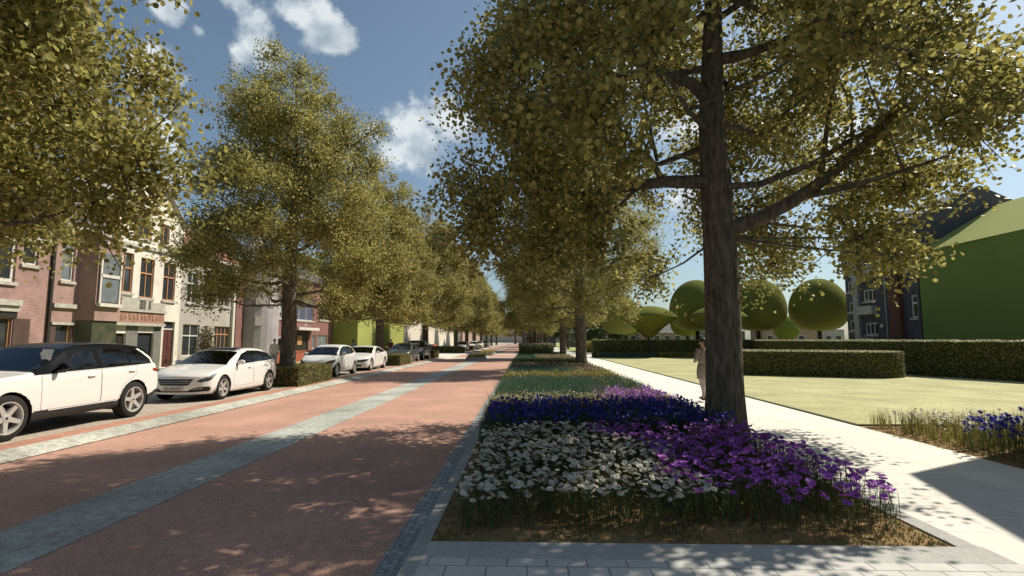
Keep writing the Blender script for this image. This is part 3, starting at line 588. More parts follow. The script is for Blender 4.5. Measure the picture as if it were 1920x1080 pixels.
def bloom(b, c, R_, n, width, cup, tilt, az, mi=0, seed=0, cut=.0):
    """ring of petals; each petal two quads"""
    rg = random.Random(seed); T = Matrix.Translation(c) @ Matrix.Rotation(az, 4, 'Z') @ Matrix.Rotation(tilt, 4, 'X')
    for i in range(n):
        t = 2 * math.pi * (i + rg.uniform(-.12, .12)) / n; cs, sn = math.cos(t), math.sin(t); L = R_ * rg.uniform(.88, 1.08); w = R_ * width; k = rg.uniform(-.06, .06) * R_
        loc = [(.1 * R_, -w * .25, 0), (.1 * R_, w * .25, 0), (L * .62, -w * .55, cup * .5 + k), (L * .62, w * .55, cup * .5 - k), (L, -w * .34, cup + k), (L * (1 - cut), 0, cup * .95), (L, w * .34, cup - k)]
        vs = [T @ Vector((x * cs - y * sn, x * sn + y * cs, z + (.0006 * (i % 3)))) for x, y, z in loc]
        b.add(vs, [(0, 2, 3, 1), (2, 4, 5, 6, 3)], mi)
    return T
def flower_proto(kind, seed):
    rg = random.Random(seed)
    if kind == 'white': h, Rr, n, w, cup, leaves = rg.uniform(.27, .41), rg.uniform(.030, .042), 9, .58, -.004, 3
    elif kind == 'purple': h, Rr, n, w, cup, leaves = rg.uniform(.32, .46), rg.uniform(.032, .048), 6, .9, .012, 4
    else: h, Rr, n, w, cup, leaves = rg.uniform(.38, .50), .034, 7, .7, .016, 4
    sb, top = stem_mesh(h, seed, leaves); tilt = rg.uniform(.02, .62); az = rg.uniform(-1.3, 1.3) if rg.random() < .6 else rg.uniform(0, 6.28)
    pb = MB(); T = bloom(pb, top, Rr, n, w, cup, tilt, az, 0, seed, .12 if kind == 'purple' else .04)
    if kind == 'blue': bloom(pb, (top[0], top[1], top[2] + .008), Rr * .7, 6, .7, .022, tilt + .15, az + .5, 0, seed + 5); bloom(pb, (top[0], top[1], top[2] - .02), Rr * .8, 6, .7, .01, tilt - .1, az + .8, 0, seed + 6)
    eb = MB(); c = T @ Vector((0, 0, .004)); eb.sphere(c, (Rr * .22, Rr * .22, Rr * .12), 7)
    return sb, pb, eb
PROTO = {}
pm = {'white': ('white_petal', 'yellow_eye'), 'purple': ('purple_petal', 'dark_eye'), 'blue': ('blue_petal', 'dark_eye')}
NV = 7
for k in pm:
    PROTO[k] = []
    for i in range(NV):
        s, p, e = flower_proto(k, 100 + i * 7 + len(k)); PROTO[k].append((s, p, e, s.mesh('stem', M['stem']), p.mesh('petals', M[pm[k][0]]), e.mesh('flower_centre', M[pm[k][1]], True)))
def merge_flowers(name, kind, pts, rg):
    """the rest of a mass of flowers as one mesh"""
    VV = []; FF = {3: [], 4: [], 5: []}; b = MB(); mats = [M['stem'], M[pm[kind][0]], M[pm[kind][1]]]
    arr = []
    for (s, p, e, *_m) in PROTO[kind]:
        arr.append([(np.array(x.v), x.f) for x in (s, p, e)])
    for (x, y, z) in pts:
        a = arr[rg.integers(NV)]; th = rg.normal(0, .9); sc_ = rg.uniform(.8, 1.12); c, sn = math.cos(th) * sc_, math.sin(th) * sc_
        for mi, (v, f) in enumerate(a):
            q = np.stack([v[:, 0] * c - v[:, 1] * sn + x, v[:, 0] * sn + v[:, 1] * c + y, v[:, 2] * sc_ + z], 1); b.add(q.tolist(), f, mi)
    return b.build(name, mats)
def plant_flowers(kind, name, label, cat, group, pts, rg, nind=300, rest_name=None, rest_label=None):
    pts = sorted(pts, key=lambda p: p[0] ** 2 + p[1] ** 2)
    for (x, y, z) in pts[:nind]:
        pr = PROTO[kind][rg.integers(NV)]
        r = bpy.data.objects.new(name, None); col.objects.link(r); r.empty_display_size = .05; r.location = (x, y, z); s = rg.uniform(.8, 1.14); r.scale = (s, s, s); r.rotation_euler = (rg.normal(0, .05), rg.normal(0, .05), rg.normal(0, .9))
        for nm, me in (('stem', pr[3]), ('petals', pr[4]), ('flower_centre', pr[5])): mkobj(nm, me, r)
        tag(r, label, cat, group)
    if len(pts) > nind:
        o = merge_flowers(rest_name, kind, pts[nind:], rg); tag(o, rest_label, cat, kind='stuff')
rg = np.random.default_rng(5)
def scatter(n, test, xr, yr, dmin=.0):
    out = []; k = 0
    while len(out) < n and k < n * 60:
        k += 1; x, y = rg.uniform(*xr), rg.uniform(*yr)
        if test(x, y): out.append((x, y, .085))
    return out
def notree(x, y): return (x - T1[0]) ** 2 + (y - T1[1]) ** 2 > .16
wb = lambda x, y: x < 1.75 + .12 * math.sin(y * 3) - max(0, y - 6.6) * .28 and y > 4.86 + .07 * math.sin(x * 5) and y < 8.6 + .15 * math.sin(x * 4) and x > -.62 + .05 * math.sin(y * 7)
pb_ = lambda x, y: x > 1.50 + .12 * math.sin(y * 3) - max(0, y - 6.6) * .28 and y > 4.92 + .09 * math.sin(x * 4) and y < 8.5 + max(0, x - 2.6) * .8 and x < 3.5 and notree(x, y) 
bb_ = lambda x, y: notree(x, y)
plant_flowers('white', 'white_flower', 'white daisy-like flower among the nearest of the white mass at the bed front', 'flower', 'nearest white flowers in the front of the bed', scatter(1500, wb, (-.65, 1.9), (4.75, 8.8)), rg, 220, 'white_flowers', 'rear half of the white flower mass, just before the dark blue band')
plant_flowers('purple', 'purple_flower', 'purple dark-eyed flower in the near half of the purple mass beside the path', 'flower', 'nearest purple flowers beside the path', scatter(860, pb_, (1.0, 3.5), (4.8, 9.0)), rg, 300, 'purple_flowers', 'rear of the mass of purple flowers around the foot of the thick trunk')
plant_flowers('blue', 'blue_flower', 'deep blue flower in the front rows of the dark blue band behind the white flowers', 'flower', 'front rows of the dark blue flower band', scatter(1250, bb_, (-.72, 3.35), (8.6, 11.4)), rg, 220, 'blue_flowers', 'rear rows of the dark blue flower band crossing the bed')
# few stray tall ones at the kerb
# side bed
wb2 = lambda x, y: x < 7.5 + (y - 9) * .35 or y > 9.9
plant_flowers('white', 'white_flower', 'small white flower in the side bed at the corner of the lawn', 'flower', 'white flowers in the side bed by the lawn', scatter(130, lambda x, y: x < 7.1 + (y - 8.2) * .9 and y > 8.5, (6.72, 8.9), (8.2, 10.4)), rg, 80, 'white_flowers', 'rear of the small white flowers in the side bed at the lawn corner')
plant_flowers('blue', 'blue_flower', 'blue flower in the side bed at the right edge, beside the pale path', 'flower', 'blue flowers in the side bed at the right edge', scatter(460, lambda x, y: y < 8.35 + (x - 6.6) * .7, (6.6, 8.9), (6.5, 9.4)), rg, 80, 'blue_flowers', 'rest of the dense blue flowers in the side bed at the right edge')
def stuff(o, label, cat): return tag(o, label, cat, kind='stuff')
stuff(leaf_tufts('green_stalks', 430, (6.7, 10.3), (8.3, 10.65), .095, .30, .010, M['yelgreen'], 5, .06, tip=.5, tipm=M['cream_tip'], tipsize=.012, seed=60, lean=.18), 'yellow green stalks with buds standing in the side bed at the lawn corner', 'plants')
# underplanting of the front zones
def zone(test, xr, yr):
    def f(rg_, n):
        P = np.stack([rg_.uniform(*xr, n), rg_.uniform(*yr, n)], 1); return P[[bool(test(x, y)) for x, y in P]]
    return f
stuff(leaf_tufts('grass_blades', 420, zone(lambda x, y: wb(x, y) and y > 5.4, (-.7, 1.9), (4.95, 8.3)), None, .085, .19, .006, M['stem'], 5, .10, seed=61, lean=.5), 'dark green stalks and leaves under the white flowers', 'plants')
stuff(leaf_tufts('grass_blades', 800, zone(lambda x, y: pb_(x, y) and y > 5.2, (1.2, 3.5), (5.0, 9.0)), None, .085, .25, .008, M['olive'], 5, .10, seed=62, lean=.6), 'leafy green stalks under the purple flowers', 'plants')
stuff(leaf_tufts('grass_blades', 2600, zone(bb_, (-.75, 3.4), (8.6, 11.5)), None, .085, .36, .010, M['dkgreen'], 6, .10, seed=63, lean=.3), 'dark green foliage under the blue flower band', 'plants')
M['litter'] = leafmat('dry_ground_cover', (.36, .25, .12), (.19, .19, .06), .8, .15, .4)
stuff(leaf_tufts('ground_cover', 5200, (-.8, 3.5), (4.62, 8.6), .08, .03, .012, M['litter'], 4, .05, seed=64, lean=1.3), 'short dry grass and litter on the soil at the front of the bed', 'ground cover')
stuff(leaf_tufts('ground_cover', 2600, (6.6, 10.5), (5.6, 10.7), .09, .03, .012, M['litter'], 4, .05, seed=65, lean=1.3), 'short dry grass and litter on the soil of the side bed', 'ground cover')
# bands further back: (name, y0, y1, x0, x1, n, h, mat, tipfrac, tipmat, tipsize, label)
bands = [
 ('yellow_flowers', 11.3, 13.4, -.75, 2.0, 1500, .34, 'yelgreen', .30, 'cream_tip', .018, 'yellow green band dotted with cream blossoms just behind the dark blue flowers'),
 ('violet_flowers', 11.4, 15.0, 1.9, 3.55, 1400, .34, 'yelgreen', .17, 'violet_tip', .034, 'band of light violet blossoms beside the path behind the dark blue flowers'),
 ('teal_plants', 13.4, 18.8, -.75, 1.9, 2900, .42, 'teal', 0, None, 0, 'first broad band of bluish teal foliage across the left half of the bed'),
 ('teal_plants', 15.0, 19.5, 1.9, 3.5, 1300, .38, 'teal', .05, 'orange_tip', .02, 'patch of darker teal foliage beside the path behind the violet blossoms'),
 ('orange_flowers', 18.8, 21.5, -.75, 2.0, 1300, .38, 'yelgreen', .16, 'orange_tip', .026, 'band of yellow orange blossoms in the middle of the bed'),
 ('yellow_plants', 19.5, 23.0, 2.0, 3.5, 900, .36, 'yelgreen', .2, 'orange_tip', .022, 'yellow green patch beside the path in the middle of the bed'),
 ('teal_plants', 21.5, 25.0, -.75, 2.0, 1300, .42, 'teal', 0, None, 0, 'second teal foliage band behind the orange blossoms'),
 ('rose_flowers', 23.0, 31.0, 2.0, 3.5, 1300, .36, 'dkgreen', .5, 'rose_tip', .03, 'brownish rose blossoms beside the path before the second tree'),
 ('rose_flowers', 25.0, 29.5, -.75, 2.0, 1200, .40, 'dkgreen', .45, 'rose_tip', .03, 'brownish band of faded blossoms in the rear half of the bed'),
 ('dark_plants', 29.5, 35.5, -.75, 3.5, 1900, .44, 'dkgreen', 0, None, 0, 'dark green foliage band around the foot of the second tree'),
 ('teal_plants', 35.5, 46.0, -.75, .9, 1300, .40, 'teal', 0, None, 0, 'rear teal foliage patch at the road side end of the bed'),
 ('rose_flowers', 35.5, 46.0, .9, 3.5, 1800, .40, 'yelgreen', .5, 'rose_tip', .035, 'rear patch of pinkish green blossoms at the far end of the bed'),
 ('dark_plants', 46.0, 50.8, -.75, 3.5, 1300, .46, 'dkgreen', 0, None, 0, 'last dark green rows closing the far end of the bed')]
for i, (nm, y0, y1, x0, x1, n, h, m, tf, tm, ts, lab) in enumerate(bands):
    w = .016 if y0 < 15 else (.024 if y0 < 25 else .04); sp = .14
    def f(rg_, n_, a=(x0, x1), b_=(y0, y1)):
        x = rg_.uniform(a[0] - .15, a[1] + .15, n_); y = rg_.uniform(*b_, n_) + .18 * np.sin(x * 4 + b_[0]) + rg_.normal(0, .42, n_) * (n_ < 2e9)
        k = (x > -.76) & (x < 3.5); return np.stack([x, y], 1)[k]
    stuff(leaf_tufts(nm, n, f, None, .085, h, w, M[m], 6, sp, tip=tf if tf else None, tipm=M[tm] if tm else None, tipsize=ts, tipn=2 if tf else 1, seed=70 + i, lean=.35), lab, 'plants')
stuff(leaf_tufts('teal_plants', 700, (6.9, 12.6), (50.35, 51.3), .09, .45, .05, M['teal'], 6, .15, seed=90, lean=.4), 'row of teal plants at the foot of the far hedge, left part', 'plants')
stuff(leaf_tufts('yellow_plants', 700, (12.6, 18.6), (50.35, 51.3), .09, .42, .05, M['yelgreen'], 6, .15, tip=.3, tipm=M['orange_tip'], tipsize=.04, seed=91, lean=.4), 'row of yellow plants at the foot of the far hedge, right part', 'plants')
stuff(leaf_tufts('planter_shrubs', 2600, (-.8, 3.5), (69, 82), .09, .95, .07, M['dkgreen'], 6, .2, tip=.4, tipm=M['rose_tip'], tipsize=.06, seed=92, lean=.4), 'low dark shrubs with pale blossoms in the planter right behind the crossing', 'shrubs')
stuff(leaf_tufts('autumn_shrubs', 900, (7.2, 12.5), (69.5, 72), .1, 1.2, .07, M['yelgreen'], 6, .2, tip=.5, tipm=M['orange_tip'], tipsize=.06, seed=93, lean=.4), 'yellow and rust coloured shrubs behind the plaza by the second tree', 'shrubs')
# low hedge pieces beyond the crossing on the left
# ---------------------------------------------------------------- buildings
M['glass'] = mat('window_glass', (.035, .04, .045), .06, spec=.9)
M['glass_grey'] = mat('curtained_window', (.20, .23, .25), .15, spec=.6, var=.35, vscale=1.3)
M['frame_w'] = mat('white_window_paint', (.66, .62, .56), .6, var=.15, vscale=4)
M['frame_o'] = mat('ochre_window_paint', (.50, .26, .13), .6, var=.2)
M['dark'] = mat('dark_shopfront', (.028, .024, .02), .5)
M['brick_pink'] = brickmat('old_pink_brick', (.37, .205, .195), (.29, .16, .155), (.35, .27, .23), .21, .065, .009, 'wall', var=.22, vscale=1.2)
M['brick_rose'] = brickmat('weathered_brick', (.37, .225, .205), (.31, .18, .165), (.34, .27, .23), .21, .065, .009, 'wall', var=.22, vscale=1.0)
M['brick_brown'] = brickmat('brown_brick', (.25, .115, .105), (.21, .10, .09), (.2, .12, .11), .21, .065, .009, 'wall', var=.15, vscale=1.2)
M['brick_dark'] = brickmat('dark_brick', (.10, .105, .12), (.08, .082, .095), (.07, .07, .075), .21, .065, .009, 'wall', var=.25, vscale=.8)
M['brick_rust'] = brickmat('rust_brick', (.15, .06, .045), (.12, .05, .04), (.1, .05, .04), .21, .065, .009, 'wall', var=.25, vscale=.8)
M['plaster'] = mat('cream_plaster', (.76, .70, .61), .85, var=.18, vscale=1.1, spec=.2, bump=.15, bscale=20)
M['plaster_g'] = mat('grey_white_plaster', (.44, .41, .37), .85, var=.2, vscale=1.0, spec=.2, bump=.15, bscale=20)
M['stone'] = mat('pale_stone_trim', (.50, .47, .42), .8, var=.3, vscale=5)
M['slate'] = mat('slate_roof', (.095, .09, .10), .6, var=.3, vscale=5, bump=.3, bscale=12)
M['tile'] = brickmat('orange_roof_tiles', (.40, .17, .13), (.34, .14, .11), (.2, .1, .08), .3, .25, .02, 'yz', var=.2)
M['green'] = mat('shaded_green_render', (.17, .235, .065), .8, spec=.1, var=.06, vscale=.3)  # shade put into the wall colour; its roof takes the lighter green for sun
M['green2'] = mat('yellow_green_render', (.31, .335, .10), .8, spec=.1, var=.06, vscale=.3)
M['whitewall'] = mat('white_wall', (.62, .57, .50), .8, var=.05, vscale=.3)
M['redwall'] = mat('red_low_wall', (.36, .10, .055), .75, var=.2, vscale=1.5, stretch=(1, .2, 3), bump=.2)
M['signboard'] = mat('worn_signboard', (.40, .27, .19), .8, col2=(.26, .10, .07), vscale=3.5, stretch=(1, 2.5, .5), detail=6)
M['signtext'] = mat('sign_lettering', (.27, .12, .085), .8)
M['shop_grey'] = mat('grey_shopfront', (.22, .21, .19), .8, var=.3, vscale=2)
M['maroon'] = mat('dark_ground_floor', (.10, .06, .05), .8, var=.4, vscale=2)
M['metal_grey'] = mat('galvanised_metal', (.35, .36, .37), .45, metal=.4)
M['navy'] = mat('blue_grey_glass', (.10, .11, .17), .15, spec=.8)
M['lilac'] = mat('lilac_grey_render', (.42, .38, .40), .6, var=.2, vscale=1)
M['ivy'] = leafmat('ivy', (.07, .065, .02), (.12, .08, .03), .6, .1, .4)
class Facade:
    """wall in the plane X = x, facing +X (sgn 1) or -X (sgn -1), with real openings"""
    def __init__(s, name, x, y0, y1, z1, depth, wallmat, label, sgn=1, z0=0., cat='building', group=None):
        s.x, s.sgn = x, sgn; s.o = (x, (y0 + y1) / 2, 0); s.r = empty(name, s.o); tag(s.r, label, cat, group); s.y0, s.y1, s.z0, s.z1, s.depth, s.mat = y0, y1, z0, z1, depth, wallmat; s.op = []
    def P(s, d, y, z): return (s.sgn * d, y - s.o[1], z)
    def bx(s, b, d0, d1, y0, y1, z0, z1, mi=0):
        a = s.sgn * d0; c = s.sgn * d1; return b.box(min(a, c), max(a, c), y0 - s.o[1], y1 - s.o[1], z0, z1, mi)
    def wall(s, name='wall', m=None, top=None):
        ys = sorted({s.y0, s.y1} | {v for o in s.op for v in o[:2]}); zs = sorted({s.z0, s.z1} | {v for o in s.op for v in o[2:4]}); b = MB()
        for i in range(len(ys) - 1):
            for j in range(len(zs) - 1):
                yc, zc = (ys[i] + ys[i + 1]) / 2, (zs[j] + zs[j + 1]) / 2
                if any(o[0] < yc < o[1] and o[2] < zc < o[3] for o in s.op): continue
                q = [s.P(0, ys[i], zs[j]), s.P(0, ys[i + 1], zs[j]), s.P(0, ys[i + 1], zs[j + 1]), s.P(0, ys[i], zs[j + 1])]
                b.add(q, [(0, 1, 2, 3)])
        for o in s.op:
            y0, y1, z0, z1 = o[:4]; d = -.22
            for q in ([(0, y0, z0), (0, y1, z0), (d, y1, z0), (d, y0, z0)], [(0, y0, z1), (0, y1, z1), (d, y1, z1), (d, y0, z1)], [(0, y0, z0), (0, y0, z1), (d, y0, z1), (d, y0, z0)], [(0, y1, z0), (0, y1, z1), (d, y1, z1), (d, y1, z0)]):
                b.add([s.P(*p) for p in q], [(0, 1, 2, 3)])
        D = -s.depth
        for q in ([(0, s.y0, s.z0), (0, s.y0, s.z1), (D, s.y0, s.z1), (D, s.y0, s.z0)], [(0, s.y1, s.z0), (0, s.y1, s.z1), (D, s.y1, s.z1), (D, s.y1, s.z0)], [(0, s.y0, s.z1), (0, s.y1, s.z1), (D, s.y1, s.z1), (D, s.y0, s.z1)], [(D, s.y0, s.z0), (D, s.y1, s.z0), (D, s.y1, s.z1), (D, s.y0, s.z1)]):
            b.add([s.P(*p) for p in q], [(0, 1, 2, 3)])
        return b.build(name, m or s.mat, s.r)
    def win(s, y0, y1, z0, z1, fm='frame_w', gm='glass', mull=(1,), trans=None, sill=True, name='window', fw=.07, hood=False):
        s.op.append((y0, y1, z0, z1)); b = MB(); d0, d1 = -.16, -.08
        s.bx(b, d0, d1, y0, y0 + fw, z0, z1); s.bx(b, d0, d1, y1 - fw, y1, z0, z1); s.bx(b, d0, d1, y0 + fw, y1 - fw, z0, z0 + fw); s.bx(b, d0, d1, y0 + fw, y1 - fw, z1 - fw, z1)
        n = mull[0]
        for k in range(1, n + 1) if n else []:
            yc = y0 + (y1 - y0) * k / (n + 1); s.bx(b, d0 + .01, d1 - .01, yc - fw * .4, yc + fw * .4, z0 + fw, z1 - fw)
        if trans:
            zt = z0 + (z1 - z0) * trans; s.bx(b, d0 + .005, d1 + .012, y0 + fw, y1 - fw, zt - fw * .6, zt + fw * .6)
        w = b.build(name, M[fm], s.r)
        g = MB(); g.add([s.P(-.13, y0, z0), s.P(-.13, y1, z0), s.P(-.13, y1, z1), s.P(-.13, y0, z1)], [(0, 1, 2, 3)]); g.build('pane', M[gm], w)
        if sill:
            q = MB(); s.bx(q, -.07, .10, y0 - .08, y1 + .08, z0 - .14, z0 - .003); q.build('sill', M['stone'], w)
        if hood:
            q = MB(); s.bx(q, .002, .09, y0 - .1, y1 + .1, z1 + .01, z1 + .16); q.build('lintel', M['stone'], w)
        return w
    def door(s, y0, y1, z0, z1, m='dark', name='door', light=True):
        s.op.append((y0, y1, z0, z1)); b = MB(); zt = z1 - .45 if light else z1
        s.bx(b, -.18, -.12, y0, y1, z0, zt); 
        for yy in (y0 + .08, (y0 + y1) / 2 + .04): s.bx(b, -.12, -.10, yy, yy + (y1 - y0) / 2 - .14, z0 + .2, z0 + .9); s.bx(b, -.12, -.10, yy, yy + (y1 - y0) / 2 - .14, z0 + 1.05, zt - .15)
        d = b.build(name, m if not isinstance(m, str) else M[m], s.r)
        if light:
            g = MB(); g.add([s.P(-.15, y0, zt), s.P(-.15, y1, zt), s.P(-.15, y1, z1), s.P(-.15, y0, z1)], [(0, 1, 2, 3)]); g.build('fanlight', M['glass'], d)
            g = MB(); s.bx(g, -.16, -.08, y0, y1, zt - .04, zt + .04); g.build('transom', M['frame_w'], d)
        h = MB(); s.bx(h, -.10, -.05, y0 + .08, y0 + .12, z0 + .95, z0 + 1.08); h.build('handle', M['metal_grey'], d); return d
    def part(s, name, boxes, m):
        b = MB()
        for q in boxes: s.bx(b, *q)
        return b.build(name, M[m], s.r)
    def roof(s, z, h, over=.35, m='slate', gable=False, name='roof'):
        b = MB(); d = s.depth; y0, y1 = s.y0 + .003, s.y1 - .003
        pr = [(over, z), (over, z + .12), (-d / 2, z + h + .12), (-d - over, z + .12), (-d - over, z)]
        vs = [s.P(a, y0, c) for a, c in pr] + [s.P(a, y1, c) for a, c in pr]; n = 5
        b.add(vs, [tuple(range(n)), tuple(range(2 * n - 1, n - 1, -1))] + [(i, (i + 1) % n, n + (i + 1) % n, n + i) for i in range(n)])
        return b.build(name, M[m], s.r)
XL = -22.0
# house A: pink brick with large white windows (far left)
A = Facade('brick_house', XL, 14.5, 23.55, 7.75, 9, M['brick_pink'], 'pink brick house with large white framed windows behind the nearest, black-roofed car')
A.win(16.2, 18.4, 4.3, 7.0, mull=(1,), trans=.68, fw=.12); A.win(19.6, 21.75, 4.25, 7.0, gm='glass', mull=(0,), trans=.72, fw=.14, hood=True); A.win(22.0, 22.75, 5.1, 6.7, mull=(0,), trans=.7, fw=.09, hood=False)
A.win(15.0, 17.8, 1.0, 2.9, fm='frame_o', gm='glass'); A.door(18.4, 19.5, .1, 2.9); A.win(19.9, 21.8, .5, 2.75, fm='frame_o', gm='glass', mull=(1,), sill=False)
A.wall(); A.part('cornice', [(.003, .22, 14.5, 22.0, 3.25, 3.5), (.003, .12, 14.5, 22.0, 3.0, 3.245)], 'stone'); A.part('fascia', [(.003, .06, 14.5, 21.95, 2.72, 2.99)], 'dark')
A.part('eaves', [(.0, .35, 14.5, 23.5, 7.755, 7.95), (.0, .2, 14.5, 23.5, 7.6, 7.75)], 'stone'); A.roof(7.96, 3.6); A.part('downpipe', [(.02, .12, 23.38, 23.5, .1, 7.6)], 'dark')
A.part('cladding_panel', [(.003, .035, 14.6, 14.95, .1, 2.71)], 'maroon'); A.part('cladding_panel', [(.003, .035, 17.85, 18.35, .1, 2.71)], 'maroon'); A.part('cladding_panel', [(.003, .035, 19.55, 19.85, .1, 2.71)], 'maroon'); A.part('cladding_panel', [(.003, .035, 21.85, 22.6, .1, 2.71)], 'maroon'); A.part('brick_band', [(.003, .03, 22.2, 23.3, 6.1, 6.5)], 'stone')
# house B: rose brick with bay
B = Facade('brick_house', XL, 23.56, 27.0, 7.1, 9, M['brick_rose'], 'narrow rose brick house with a projecting bay window, left of the cream house')
B.win(23.95, 24.65, 4.6, 7.0, gm='glass_grey', mull=(0,), trans=.6, fw=.08); B.win(23.9, 24.7, .9, 2.6, fm='frame_o', gm='glass', mull=(0,), sill=False); B.wall()
B.part('cladding_panel', [(.003, .035, 23.6, 23.88, .1, 2.49)], 'maroon'); B.part('cladding_panel', [(.003, .035, 24.72, 24.88, .1, 2.49)], 'maroon'); B.part('cornice', [(.003, .14, 23.6, 24.85, 3.3, 3.5), (.003, .1, 23.6, 24.85, 2.5, 2.62)], 'stone'); B.part('eaves', [(0, .45, 23.6, 27.0, 7.105, 7.3)], 'stone'); B.roof(7.31, 4.2)
bay = MB(); 
for z0_, z1_ in ((2.75, 6.6),):
    pl = [(0, 24.9), (.75, 25.15), (.75, 26.75), (0, 26.98)]
    b = MB(); b.prism([(p[0], p[1] - B.o[1]) for p in pl], z0_, z1_); w = b.build('bay', M['brick_rose'], B.r)
    g = MB(); B.bx(g, .752, .80, 25.35, 26.5, 3.7, 6.15); q = g.build('bay_window', M['glass_grey'], w)
    g = MB(); B.bx(g, .801, .85, 25.30, 26.55, 4.92, 5.08); B.bx(g, .801, .85, 25.25, 25.35, 3.6, 6.2); B.bx(g, .801, .85, 26.5, 26.6, 3.6, 6.2); B.bx(g, .753, .95, 25.2, 26.65, 3.45, 3.62); g.build('frame', M['frame_w'], w)
    g = MB(); g.prism([(p[0] * 1.15 - .05, p[1] - B.o[1]) for p in pl], z1_ + .003, z1_ + .2); g.build('bay_roof', M['stone'], w)
b = MB(); b.prism([(-.1, 24.92 - B.o[1]), (.66, 25.17 - B.o[1]), (.66, 26.72 - B.o[1]), (-.1, 26.95 - B.o[1])], .1, 2.745); w = b.build('bay_base', mat('mossy_glazing', (.10, .095, .06), .3, col2=(.04, .05, .03), vscale=1.6, spec=.6), B.r)
# house C: cream gable
Cc = Facade('gabled_house', XL, 27.01, 32.6, 9.0, 9, M['plaster'], 'cream plastered gabled house with ochre window frames above a worn shop signboard')
Cc.win(27.35, 28.45, 4.4, 6.6, fm='frame_o', trans=.62); Cc.win(29.0, 30.1, 4.2, 6.5, fm='frame_o', trans=.62); Cc.win(30.9, 32.0, 4.2, 6.5, fm='frame_o', trans=.62); Cc.win(28.6, 29.6, 7.6, 8.8, fm='frame_o', mull=(1,)); Cc.win(30.4, 31.2, 7.6, 8.8, fm='frame_o', mull=(1,))
Cc.door(27.3, 28.2, .15, 2.15, light=False); Cc.win(29.1, 30.35, .2, 2.2, fm='dark', sill=False, mull=(0,)); Cc.door(31.2, 32.2, .15, 2.9, m=mat('oxblood_door', (.10, .035, .03), .5))
Cc.wall(); Cc.part('signboard', [(.1, .22, 27.1, 30.9, 2.75, 3.35)], 'signboard'); Cc.part('sign_frame', [(.003, .3, 27.05, 31.0, 3.355, 3.5), (.003, .26, 27.05, 31.0, 2.58, 2.745)], 'stone'); Cc.part('balcony_blocks', [(.003, .3, 27.4, 28.7, 3.505, 4.1), (.003, .3, 29.2, 29.4, 3.505, 4.05), (.003, .3, 29.6, 30.8, 3.505, 3.95)], 'stone')
b = MB()
for i, yy in enumerate(np.linspace(27.5, 30.5, 11)):
    hh = .16 + .06 * ((i * 7) % 3); Cc.bx(b, .221, .235, yy, yy + .05, 2.9, 2.9 + hh + .1); Cc.bx(b, .221, .234, yy + .055, yy + .14, 2.9 + (.1 if i % 2 else 0), 2.95 + (.1 if i % 2 else 0))
b.build('lettering', M['signtext'], Cc.r)
b = MB(); yc = 29.8; b.add([Cc.P(0, 27.01, 9.0), Cc.P(0, 32.6, 9.0), Cc.P(0, 31.2, 10.3), Cc.P(0, 30.6, 10.9), Cc.P(0, yc, 11.4), Cc.P(0, 29.0, 10.9), Cc.P(0, 28.4, 10.3)] + [Cc.P(-9, 27.01, 9.0), Cc.P(-9, 32.6, 9.0), Cc.P(-9, 31.2, 10.3), Cc.P(-9, 30.6, 10.9), Cc.P(-9, yc, 11.4), Cc.P(-9, 29.0, 10.9), Cc.P(-9, 28.4, 10.3)], [tuple(range(7)), tuple(range(13, 6, -1))] + [(i, (i + 1) % 7, 7 + (i + 1) % 7, 7 + i) for i in range(1, 7)]); b.build('gable', M['plaster'], Cc.r)
Cc.part('cladding_panel', [(.003, .03, 27.03, 27.28, .1, 2.57)], 'shop_grey'); Cc.part('cladding_panel', [(.003, .03, 28.22, 29.08, .1, 2.57)], 'shop_grey'); Cc.part('cladding_panel', [(.003, .03, 30.37, 31.0, .1, 2.57)], 'shop_grey'); Cc.part('string_course', [(.003, .12, 27.05, 32.55, 7.0, 7.16)], 'stone')
b = MB(); b.tube([Cc.P(.08, 32.62, 8.9), Cc.P(.08, 31.2, 10.42), Cc.P(.08, yc, 11.55), Cc.P(.08, 28.3, 10.42), Cc.P(.08, 27.0, 9.0)], .13, 6); b.build('gable_coping', M['stone'], Cc.r)
# house D
D = Facade('plastered_house', XL, 32.61, 38.9, 7.2, 9, M['plaster_g'], 'grey white plastered house with ivy on it, right of the cream gabled house')
D.win(33.0, 34.7, .75, 2.8, mull=(1,), trans=.64, sill=False); D.win(36.4, 38.3, .85, 2.75, fm='frame_o', mull=(3,), trans=.7, sill=False)
for yy in (33.2, 35.0, 37.0): D.win(yy, yy + 1.1, 4.2, 6.2, trans=.65)
D.wall(); D.part('eaves', [(0, .35, 32.65, 38.85, 7.205, 7.4)], 'stone'); D.roof(7.41, 3.2, m='tile'); D.part('pilaster', [(.003, .18, 38.35, 38.6, .1, 7.1)], 'frame_w'); D.part('downpipe', [(.003, .12, 38.66, 38.85, .1, 7.1)], 'dark')
P = []; rgi = np.random.default_rng(4)
for k in range(1500):
    y = 35.4 + rgi.normal(0, .45); z = abs(rgi.normal(1.2, .75)); P.append((XL + .05 + abs(rgi.normal(0, .12)), y, min(z, 2.7)))
V, Fq = tri_leaves(np.array(P), np.tile([1., 0, .2], (len(P), 1)), .13, rgi); tag(mkobj('ivy', npmesh('ivy', V, Fq, M['ivy'])), 'brownish climbing ivy on the grey white house between its two dark windows', 'ivy')
